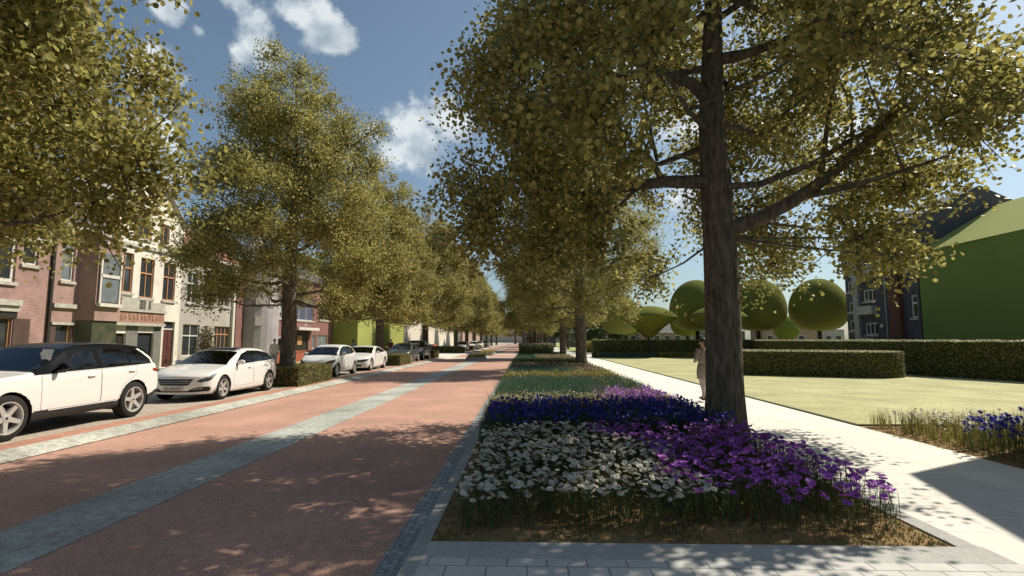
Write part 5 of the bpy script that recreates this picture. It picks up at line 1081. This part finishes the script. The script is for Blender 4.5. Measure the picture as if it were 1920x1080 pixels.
suv = dict(L=4.72, W=.965, paint='white_car', black_roof=True, black_mirror=True, Rw=.385, arch=.435, wheels=[(.88, .385), (3.72, .385)], bulge=(.22, .10), lean=(.05, .05),
    zt=[(0, .88), (.1, .98), (.5, 1.05), (1.2, 1.115), (1.38, 1.15), (2.15, 1.54), (2.5, 1.625), (3.0, 1.645), (3.6, 1.625), (4.2, 1.56), (4.42, 1.50), (4.60, 1.20), (4.68, 1.14), (4.72, 1.0)],
    belt=[(0, .92), (.6, 1.0), (1.2, 1.06), (2, 1.09), (3.5, 1.13), (4.4, 1.16), (4.8, 1.14)], zb=[(0, .34), (.5, .30), (1.4, .27), (3.2, .27), (4.2, .34), (4.8, .48)],
    glass_y=[1.38, 2.15, 4.44, 4.60], trim=[(1.50, 1.085), (2.2, 1.49), (2.7, 1.58), (3.6, 1.57), (4.2, 1.50), (4.55, 1.28), (4.55, 1.165), (3, 1.12)],
    windows=[[(1.86, 1.13), (2.32, 1.45), (2.66, 1.50), (2.72, 1.50), (2.72, 1.14)], [(2.86, 1.145), (2.86, 1.51), (3.5, 1.49), (3.58, 1.15)], [(3.65, 1.155), (3.60, 1.48), (3.95, 1.45), (4.26, 1.26), (4.28, 1.17)]],
    flash=[(3.98, 1.50), (4.06, 1.50), (4.43, 1.28), (4.45, 1.14), (4.30, 1.14), (4.33, 1.25)], lower=[(0, .30), (1.3, .42), (1.35, .43), (3.2, .41), (3.3, .46), (4.2, .46), (4.4, .52), (4.8, .60)],
    doors=[[(1.46, .44), (1.46, 1.05), (1.6, 1.12), (2.78, 1.2), (2.78, .44)], [(2.79, .44), (2.79, 1.2), (3.80, 1.2), (3.72, .92), (3.38, .76), (3.24, .44)]], handles=[(2.55, .98), (3.62, 1.02)], mirror=(1.78, 1.17),
    patches=[([(-.2, .94), (.0, .94), (.36, .99), (.38, 1.04), (.0, 1.05), (-.2, 1.05)], 'lamp_red', 'tail_light', 'rear', True, 'wrap', .01), ([(-.25, .74), (0, .74), (.35, .80), (.30, .88), (-.25, .86)], 'lamp_clear', 'headlight', 'front', True, 'wrap', .008), ([(-.5, .55), (.5, .55), (.55, .78), (-.55, .78)], 'trim', 'grille', 'front', False, 'flat', .01)], plate=.5)
build_car('parked_car', suv, (-9.66, 7.83, .10), 'white off-road car with black roof, nearest car at the left edge', 'cars parked along the left kerb', 1.25)
hat = dict(L=4.35, W=.90, paint='white_car', Rw=.335, arch=.378, wheels=[(.88, .335), (3.55, .335)], bulge=(.24, .14), lean=(.09, .06),
    zt=[(0, .70), (.06, .76), (.4, .86), (.95, .95), (1.12, .985), (1.95, 1.36), (2.35, 1.435), (2.8, 1.45), (3.3, 1.42), (3.8, 1.33), (4.12, 1.05), (4.27, .98), (4.35, .85)],
    belt=[(0, .68), (.5, .82), (.9, .88), (1.3, .92), (2.5, .97), (3.6, 1.03), (4.35, 1.0)], zb=[(0, .22), (.5, .20), (1.3, .19), (3.1, .19), (3.9, .24), (4.35, .36)],
    glass_y=[1.12, 1.95, 3.84, 4.10], sunroof=(2.0, 2.75), trim=[(1.50, .945), (2.05, 1.25), (2.5, 1.36), (3.1, 1.35), (3.6, 1.27), (3.93, 1.06), (3.8, 1.04), (2.6, .99)],
    windows=[[(1.62, .965), (2.10, 1.235), (2.42, 1.31), (2.46, .985)], [(2.54, .99), (2.52, 1.32), (3.05, 1.31), (3.22, 1.03)], [(3.28, 1.035), (3.12, 1.30), (3.5, 1.24), (3.80, 1.065)]],
    doors=[[(1.38, .33), (1.40, .85), (1.5, .98), (2.5, 1.05), (2.5, .33)], [(2.51, .33), (2.51, 1.05), (3.5, 1.1), (3.42, .85), (3.15, .62), (3.10, .33)]], handles=[(2.28, .85), (3.27, .89)], mirror=(1.62, 1.0),
    patches=[([(-.13, .56), (-.02, .53), (.14, .58), (.44, .755), (.30, .755), (.0, .66)], 'lamp_clear', 'headlight', 'front', True, 'wrap', .007), ([(-.10, .565), (-.02, .545), (.10, .58), (.24, .66), (.14, .665), (-.02, .62)], 'trim', 'headlight_mask', 'front', True, 'wrap', .011),
             ([(-.38, .46), (.38, .46), (.50, .63), (-.50, .63)], 'trim', 'grille', 'front', False, 'flat', .008), ([(-.40, .51), (.40, .51), (.41, .525), (-.41, .525)], 'silver_car', 'grille_bar', 'front', False, 'flat', .016), ([(-.43, .565), (.43, .565), (.44, .58), (-.44, .58)], 'silver_car', 'grille_bar', 'front', False, 'flat', .016),
             ([(-.30, .27), (.12, .29), (.16, .36), (.08, .42), (-.12, .40), (-.30, .33)], 'trim', 'fog_light', 'front', True, 'wrap', .008), ([(-.22, .34), (.04, .36), (.04, .395), (-.12, .38)], 'lamp_clear', 'fog_light_strip', 'front', True, 'wrap', .014), ([(-.45, .275), (.45, .275), (.45, .31), (-.45, .31)], 'trim', 'air_intake', 'front', False, 'flat', .008),
             ([(-.1, .86), (0, .80), (.28, .84), (.30, .92), (0, .96)], 'lamp_red', 'tail_light', 'rear', True, 'wrap', .008)], plate=.37, plate_text='KL-478-MS')
build_car('parked_car', hat, (-9.58, 14.1, .10), 'white hatchback with number plate and wide black grille, right behind the black-roofed car', 'cars parked along the left kerb', 1.0)
cmp_ = dict(L=3.75, W=.85, paint='white_car', Rw=.32, rim=9, arch=.36, wheels=[(.70, .32), (3.12, .32)], bulge=(.28, .14), lean=(.12, .05),
    zt=[(0, .72), (.08, .80), (.5, .92), (.80, .99), (1.55, 1.36), (1.95, 1.46), (2.5, 1.47), (3.1, 1.42), (3.4, 1.32), (3.6, 1.0), (3.75, .85)],
    belt=[(0, .68), (.5, .86), (1.0, .92), (2.4, .99), (3.4, 1.04), (3.75, 1.0)], zb=[(0, .24), (.5, .2), (1.3, .2), (2.8, .2), (3.4, .26), (3.75, .38)],
    glass_y=[.80, 1.55, 3.42, 3.6], trim=[(1.0, .95), (1.6, 1.28), (2.0, 1.38), (2.7, 1.38), (3.15, 1.30), (3.2, 1.08), (2.6, 1.02)],
    windows=[[(1.28, .985), (1.68, 1.26), (2.05, 1.34), (2.15, 1.01)], [(2.24, 1.02), (2.18, 1.35), (2.65, 1.34), (3.02, 1.26), (3.1, 1.09)]],
    doors=[[(1.12, .34), (1.12, .9), (1.2, 1.0), (2.2, 1.05), (2.2, .34)]], handles=[(2.0, .88)], mirror=(1.28, 1.03),
    patches=[([(-.32, .60), (-.05, .56), (.30, .74), (.36, .84), (.1, .80), (-.2, .68)], 'trim', 'headlight', 'front', True, 'wrap', .008), ([(-.35, .30), (-.1, .28), (.1, .34), (.12, .46), (-.2, .44)], 'trim', 'fog_light', 'front', True, 'wrap', .008), ([(-.3, .32), (.3, .32), (.4, .5), (-.4, .5)], 'trim', 'grille', 'front', False, 'flat', .008)], plate=.42)
build_car('parked_car', cmp_, (-9.5, 23.3, .10), 'small white car with a tall rounded cabin, just past the first box hedge', 'cars parked along the left kerb', .8)
cou = dict(L=4.6, W=.91, paint='white_car', Rw=.335, rim=9, arch=.375, wheels=[(.88, .335), (3.62, .335)], bulge=(.26, .16), lean=(.08, .05),
    zt=[(0, .62), (.08, .70), (.5, .82), (1.1, .93), (1.25, .96), (2.05, 1.28), (2.4, 1.345), (2.8, 1.35), (3.3, 1.28), (4.0, 1.04), (4.45, .98), (4.6, .80)],
    belt=[(0, .6), (.5, .78), (1.2, .88), (2.5, .93), (3.6, .97), (4.6, .93)], zb=[(0, .2), (.5, .18), (1.3, .17), (3.2, .17), (4.1, .24), (4.6, .36)],
    glass_y=[1.25, 2.05, 3.25, 4.0], trim=[(1.7, .92), (2.15, 1.16), (2.55, 1.26), (3.0, 1.25), (3.7, 1.04), (3.7, .99), (2.6, .95)],
    windows=[[(1.82, .945), (2.2, 1.15), (2.5, 1.225), (2.62, .96)], [(2.7, .965), (2.6, 1.23), (2.95, 1.21), (3.5, 1.03), (3.4, .99)]],
    doors=[[(1.5, .3), (1.5, .86), (1.6, .95), (2.75, 1.0), (2.75, .3)]], handles=[(2.55, .82)], mirror=(1.78, .96),
    patches=[([(-.34, .50), (-.05, .50), (.3, .62), (.32, .68), (0, .64), (-.34, .58)], 'trim', 'headlight', 'front', True, 'wrap', .008), ([(-.25, .50), (.25, .50), (.32, .60), (-.32, .60)], 'trim', 'grille', 'front', False, 'flat', .008), ([(-.55, .26), (.55, .26), (.6, .36), (-.6, .36)], 'trim', 'air_intake', 'front', False, 'flat', .008)], plate=None)
build_car('parked_car', cou, (-9.5, 28.2, .10), 'low white coupe parked behind the small white car, before the second box hedge', 'cars parked along the left kerb', .8)
blk = dict(hat); blk['paint'] = 'grey_car'; blk['plate_text'] = None; blk['plate'] = None
build_car('parked_car', blk, (-9.5, 38.3, .10), 'black estate car partly behind the second box hedge', 'cars parked along the left kerb', .6)
bs = dict(suv); bs['paint'] = 'black_car'; bs['plate'] = None; bs.pop('flash')
build_car('parked_car', bs, (-9.6, 43.2, .10), 'tall black off-road car, last one before the crossing', 'cars parked along the left kerb', .6)
for i, (sp_, x, y, l) in enumerate([(blk, -9.6, 76, 'distant silver car, first beyond the crossing'), (cmp_, -9.3, 90.5, 'distant small white car facing us beyond the crossing'), (hat, -9.6, 104, 'distant white car farther beyond the crossing'), (blk, -9.6, 120, 'distant dark car farthest along the left kerb')]):
    s2 = dict(sp_); s2['plate_text'] = None; s2['plate'] = None; s2['cabin'] = False
    if i == 0: s2['paint'] = 'silver_car'
    if i == 2: s2['paint'] = 'white_car'
    build_car('parked_car', s2, (x, y, .10), l, 'cars parked along the left kerb', .35)
# ---------------------------------------------------------------- people
M['skin'] = mat('skin', (.50, .30, .22), .5, spec=.3); M['hair_dark'] = mat('dark_hair', (.025, .016, .012), .6); M['hair_grey'] = mat('grey_hair', (.22, .2, .18), .7)
def cloth(n, c): return mat(n, c, .9, spec=.1, var=.25, vscale=9, bump=.2, bscale=30)
M['coat'] = cloth('taupe_dress', (.29, .245, .215)); M['beige'] = cloth('beige_jacket', (.64, .57, .44)); M['palegrey'] = cloth('pale_trousers', (.42, .40, .38)); M['blueshirt'] = cloth('light_blue_shirt', (.30, .42, .52)); M['jeans'] = cloth('blue_jeans', (.08, .12, .22)); M['redshirt'] = cloth('dark_red_shirt', (.20, .05, .04)); M['tealshirt'] = cloth('teal_shirt', (.12, .28, .33)); M['belt'] = mat('pale_belt', (.42, .34, .24), .6); M['shoe'] = mat('brown_shoe', (.16, .055, .03), .5); M['stock'] = cloth('pale_stockings', (.55, .46, .42)); M['eye'] = mat('eye', (.03, .02, .02), .3)
def skin_mesh(name, vs, es, m, sub=2):
    me = bpy.data.meshes.new(name); me.from_pydata([v[:3] for v in vs], es, []); o = bpy.data.objects.new(name, me); col.objects.link(o)
    mo = o.modifiers.new('s', 'SKIN'); mo.use_smooth_shade = True; mo.branch_smoothing = .4
    for i, v in enumerate(vs):
        r = v[3]; me.skin_vertices[0].data[i].radius = (r, v[4] if len(v) > 4 else r); me.skin_vertices[0].data[i].use_root = (i == 0)
    s = o.modifiers.new('u', 'SUBSURF'); s.levels = sub; s.render_levels = sub
    dg = bpy.context.evaluated_depsgraph_get(); q = bpy.data.meshes.new_from_object(o.evaluated_get(dg)); bpy.data.objects.remove(o); q.materials.clear(); q.materials.append(m); q.name = name; return q
def person(label, loc, rz, pose, top='beige', bottom='palegrey', skirt=False, hair='hair_dark', longsleeve=True, sub=1, bun=False, shoe='shoe', scale=1., turn=0., cat='person', heels=False):
    r = empty('person', loc, rz); r.scale = (scale,) * 3; tag(r, label, cat)
    P = {'pelvis': (0, 0, .95), 'waist': (0, 0, 1.08), 'chest': (0, .02, 1.30), 'neck0': (0, 0, 1.45), 'neck1': (0, .01, 1.52), 'jaw': (0, .025, 1.575), 'head': (0, .015, 1.64), 'crown': (0, .005, 1.70),
         'shL': (-.165, 0, 1.405), 'shR': (.165, 0, 1.405), 'elL': (-.22, -.03, 1.13), 'elR': (.22, -.03, 1.13), 'haL': (-.23, .05, .90), 'haR': (.23, .05, .90), 'hipL': (-.09, 0, .90), 'hipR': (.09, 0, .90), 'knL': (-.10, .02, .49), 'knR': (.10, .02, .49), 'anL': (-.10, -.02, .08), 'anR': (.10, -.02, .08)}
    P.update(pose); V3 = {k: Vector(v) for k, v in P.items()}
    vs = []; es = []; ix = {}
    def add(k, p, rr, pr=None, r2=None):
        ix[k] = len(vs); vs.append((*p, rr, r2 or rr)); 
        if pr: es.append((ix[pr], ix[k]))
    add('pelvis', V3['pelvis'], .125); add('waist', V3['waist'], .11, 'pelvis'); add('chest', V3['chest'], .125, 'waist'); add('neck0', V3['neck0'], .06, 'chest'); add('neck1', V3['neck1'], .045, 'neck0')
    add('jaw', V3['jaw'], .062, 'neck1'); add('head', V3['head'], .082, 'jaw'); add('crown', V3['crown'], .062, 'head')
    fd = Vector((-math.sin(turn), math.cos(turn), 0)); hd = V3['head']
    add('nose', hd + fd * .088 + Vector((0, 0, -.022)), .012, 'head')
    for s in 'LR':
        sg = -1 if s == 'L' else 1
        add('sh' + s, V3['sh' + s], .058, 'chest'); add('el' + s, V3['el' + s], .038, 'sh' + s); w = V3['ha' + s]; d = (w - V3['el' + s]).normalized(); add('wr' + s, w, .024, 'el' + s); add('pa' + s, w + d * .055, .03, 'wr' + s)
        side = d.cross(Vector((0, 0, 1))); side = side.normalized() if side.length > .1 else Vector((0, 1, 0)); nrm = side.cross(d)
        if sub > 1:
            for j in range(4):
                a = w + d * .10 + side * (.013 * (j - 1.5) * 1.6); add('f%d%s' % (j, s), a, .0085, 'pa' + s); add('g%d%s' % (j, s), a + d * (.05 - .008 * abs(j - 1.3)) + nrm * -.02, .007, 'f%d%s' % (j, s))
            add('t' + s, w + d * .04 + side * .045, .010, 'pa' + s); add('u' + s, w + d * .08 + side * .06, .008, 't' + s)
        add('hip' + s, V3['hip' + s], .095, 'pelvis'); add('kn' + s, V3['kn' + s], .056, 'hip' + s); mid = V3['kn' + s].lerp(V3['an' + s], .35); add('ca' + s, mid + Vector((0, -.015, 0)), .052, 'kn' + s); add('an' + s, V3['an' + s], .034, 'ca' + s); add('to' + s, V3['an' + s] + Vector((0, .15, -.05)), .028, 'an' + s)
    mkobj('body', skin_mesh('body', vs, es, M['skin'], sub), r)
    # clothes
    def loft(nm, rings, m):
        b = MB(); n = 20; vv = []
        for (c, rx, ry) in rings:
            for k in range(n): a = 2 * math.pi * k / n; vv.append((c[0] + rx * math.cos(a), c[1] + ry * math.sin(a), c[2]))
        b.add(vv, [(i * n + k, i * n + (k + 1) % n, (i + 1) * n + (k + 1) % n, (i + 1) * n + k) for i in range(len(rings) - 1) for k in range(n)]); return b
    pe, wa, ch, n0 = V3['pelvis'], V3['waist'], V3['chest'], V3['neck0']; sw = abs(V3['shR'].x - V3['shL'].x) / 2
    rings = [(ch.lerp(n0, .98), .065, .062), (ch.lerp(n0, .82), sw * .62, .085), (ch.lerp(n0, .55), sw * .98, .115), (ch, sw * 1.05, .135), (wa.lerp(ch, .5), .155, .128), (wa, .142, .122), (pe.lerp(wa, .5), .165, .14), (pe, .182, .155)]
    if skirt: kc = (V3['knL'] + V3['knR']) / 2; rings += [(pe.lerp(kc, .25), .19, .165), (pe.lerp(kc, .5), .185, .165), (pe.lerp(kc, .74), .172, .155), (pe.lerp(kc, .75), .165, .148)]
    else: rings += [(pe + Vector((0, 0, -.08)), .178, .152)]
    b = loft('top', rings, None)
    for s in 'LR':
        a, e, h = V3['sh' + s], V3['el' + s], V3['ha' + s]; inn = Vector((-.06 if s == 'R' else .06, 0, -.01))
        pts = [a + inn, a + Vector((0, 0, .012)), a.lerp(e, .3), a.lerp(e, .92), e.lerp(h, .08), e.lerp(h, .5), e.lerp(h, .97 if longsleeve else .1)]; b.tube(pts, [.06, .068, .062, .05, .048, .042, .034], 12, cap=False)
    b.build('dress' if skirt else 'jacket', M[top], r, smooth=True)
    if skirt:
        b = MB(); n = 24; b.add([(wa.x + .147 * math.cos(2 * math.pi * k / n), wa.y + .127 * math.sin(2 * math.pi * k / n), wa.z + z) for z in (-.02, .02) for k in range(n)], [(k, (k + 1) % n, n + (k + 1) % n, n + k) for k in range(n)]); b.build('belt', M['belt'], r)
    b = MB()
    for s in 'LR':
        h, k, a = V3['hip' + s], V3['kn' + s], V3['an' + s]
        if skirt: b.tube([h.lerp(k, .3), k, k.lerp(a, .3) + Vector((0, -.015, 0)), k.lerp(a, .7), a], [.085, .060, .057, .042, .037], 12, cap=False)
        else: b.tube([h + Vector((0, 0, .05)), h, h.lerp(k, .5), k, k.lerp(a, .5), a], [.105, .108, .092, .074, .066, .06], 12, cap=False)
    b.build('stockings' if skirt else 'trousers', M[bottom], r, smooth=True)
    for s in 'LR':
        a = V3['an' + s]; b = MB(); b.sphere(a + Vector((0, .06, -.04)), (.042, .125, .035), 12); b.sphere(a + Vector((0, -.02, -.02)), (.04, .055, .05), 10)
        if heels: b.tube([a + Vector((0, -.04, -.03)), a + Vector((0, -.045, -.085))], [.016, .008], 6)
        b.build('shoe', M[shoe], r, smooth=True)
    b = MB(); b.sphere(hd + Vector((0, 0, .032)) - fd * .018, (.089, .096, .088), 16)
    if bun: b.sphere(hd - fd * .09 + Vector((0, 0, -.03)), (.05, .05, .055), 10); b.sphere(hd - fd * .055 + Vector((0, 0, -.04)), (.062, .062, .07), 10)
    b.build('hair', M[hair], r, smooth=True)
    sd = Vector((fd.y, -fd.x, 0)); b = MB()
    for s in (1, -1): b.sphere(hd + fd * .078 + sd * .03 * s + Vector((0, 0, -.002)), .009, 6)
    b.build('eyes', M['eye'], r); b = MB(); b.sphere(hd + fd * .076 + Vector((0, 0, -.058)), (.02, .01, .006), 6); b.build('mouth', M['lamp_red'], r)
    b = MB()
    for s in (1, -1): b.sphere(hd + sd * .085 * s + Vector((0, 0, -.015)), (.012, .02, .028), 6)
    b.build('ears', M['skin'], r); return r
person('woman in a belted taupe dress on the pale path, half hidden by the trunk', (4.90, 14.75, .10), .35, dict(elL=(-.30, -.06, 1.15), haL=(-.16, .16, 1.10), elR=(.27, -.05, 1.16), haR=(.10, .2, 1.12), anL=(-.07, -.10, .12), knL=(-.085, .0, .52), knR=(.10, .10, .50), anR=(.08, .16, .12)), 'coat', 'stock', True, 'hair_dark', sub=2, bun=True, turn=1.1, heels=True)
person('man in a beige jacket walking on the left footway behind the white hatchback', (-14.8, 30.5, .10), .3, dict(knL=(-.1, .12, .5), anL=(-.1, .2, .1), knR=(.1, -.02, .5), anR=(.1, -.2, .12)), 'beige', 'palegrey', hair='hair_grey')
person('woman in a light blue shirt walking behind the small white car', (-12.35, 37.6, .10), 2.6, dict(chest=(0, .10, 1.28), neck0=(0, .16, 1.42), neck1=(0, .18, 1.48), jaw=(0, .21, 1.53), head=(0, .22, 1.59), crown=(0, .2, 1.66), shL=(-.16, .12, 1.37), shR=(.16, .12, 1.37), elL=(-.24, .25, 1.15), haL=(-.2, .42, 1.1), elR=(.24, .2, 1.15), haR=(.2, .42, 1.1), knL=(-.1, .2, .6), anL=(-.1, .1, .25)), 'blueshirt', 'jeans')
person('person in a dark red shirt on the left footway behind the black estate car', (-13.1, 50.5, .10), .2, {}, 'redshirt', 'jeans')
person('person in a teal shirt far left in front of the white wall, beside a bicycle', (-11.9, 76, .10), 1.4, {}, 'tealshirt', 'jeans', scale=.97)
def bicycle(loc, rz, label):
    r = empty('bicycle', loc, rz); tag(r, label, 'bicycle', 'bicycles on the left footway')
    for y in (-.52, .52):
        b = MB(); b.tube([(0, y + .33 * math.cos(a), .34 + .33 * math.sin(a)) for a in np.linspace(0, 6.283, 25)], .018, 5, cap=False)
        for a in np.linspace(0, math.pi, 7)[:-1]: b.tube([(0, y + .33 * math.cos(a), .34 + .33 * math.sin(a)), (0, y - .33 * math.cos(a), .34 - .33 * math.sin(a))], .003, 3)
        b.build('wheel', M['rubber'], r)
    b = MB()
    for p, q in (((0, -.52, .34), (0, -.05, .30)), ((0, -.05, .30), (0, -.2, .85)), ((0, -.52, .34), (0, -.17, .78)), ((0, -.05, .30), (0, .36, .80)), ((0, -.18, .80), (0, .35, .86)), ((0, .33, .98), (0, .52, .34))): b.tube([p, q], .016, 6)
    b.build('frame', M['black_car'], r); b = MB(); b.tube([(-.28, .2, 1.02), (-.2, .32, 1.04), (.2, .32, 1.04), (.28, .2, 1.02)], .013, 5); b.build('handlebar', M['chrome'], r); b = MB(); b.sphere((0, -.22, .92), (.07, .13, .035), 8); b.build('saddle', M['trim'], r); return r
bicycle((-11.8, 75.2, .10), 1.5, 'bicycle far left in front of the white wall beside the person in teal')
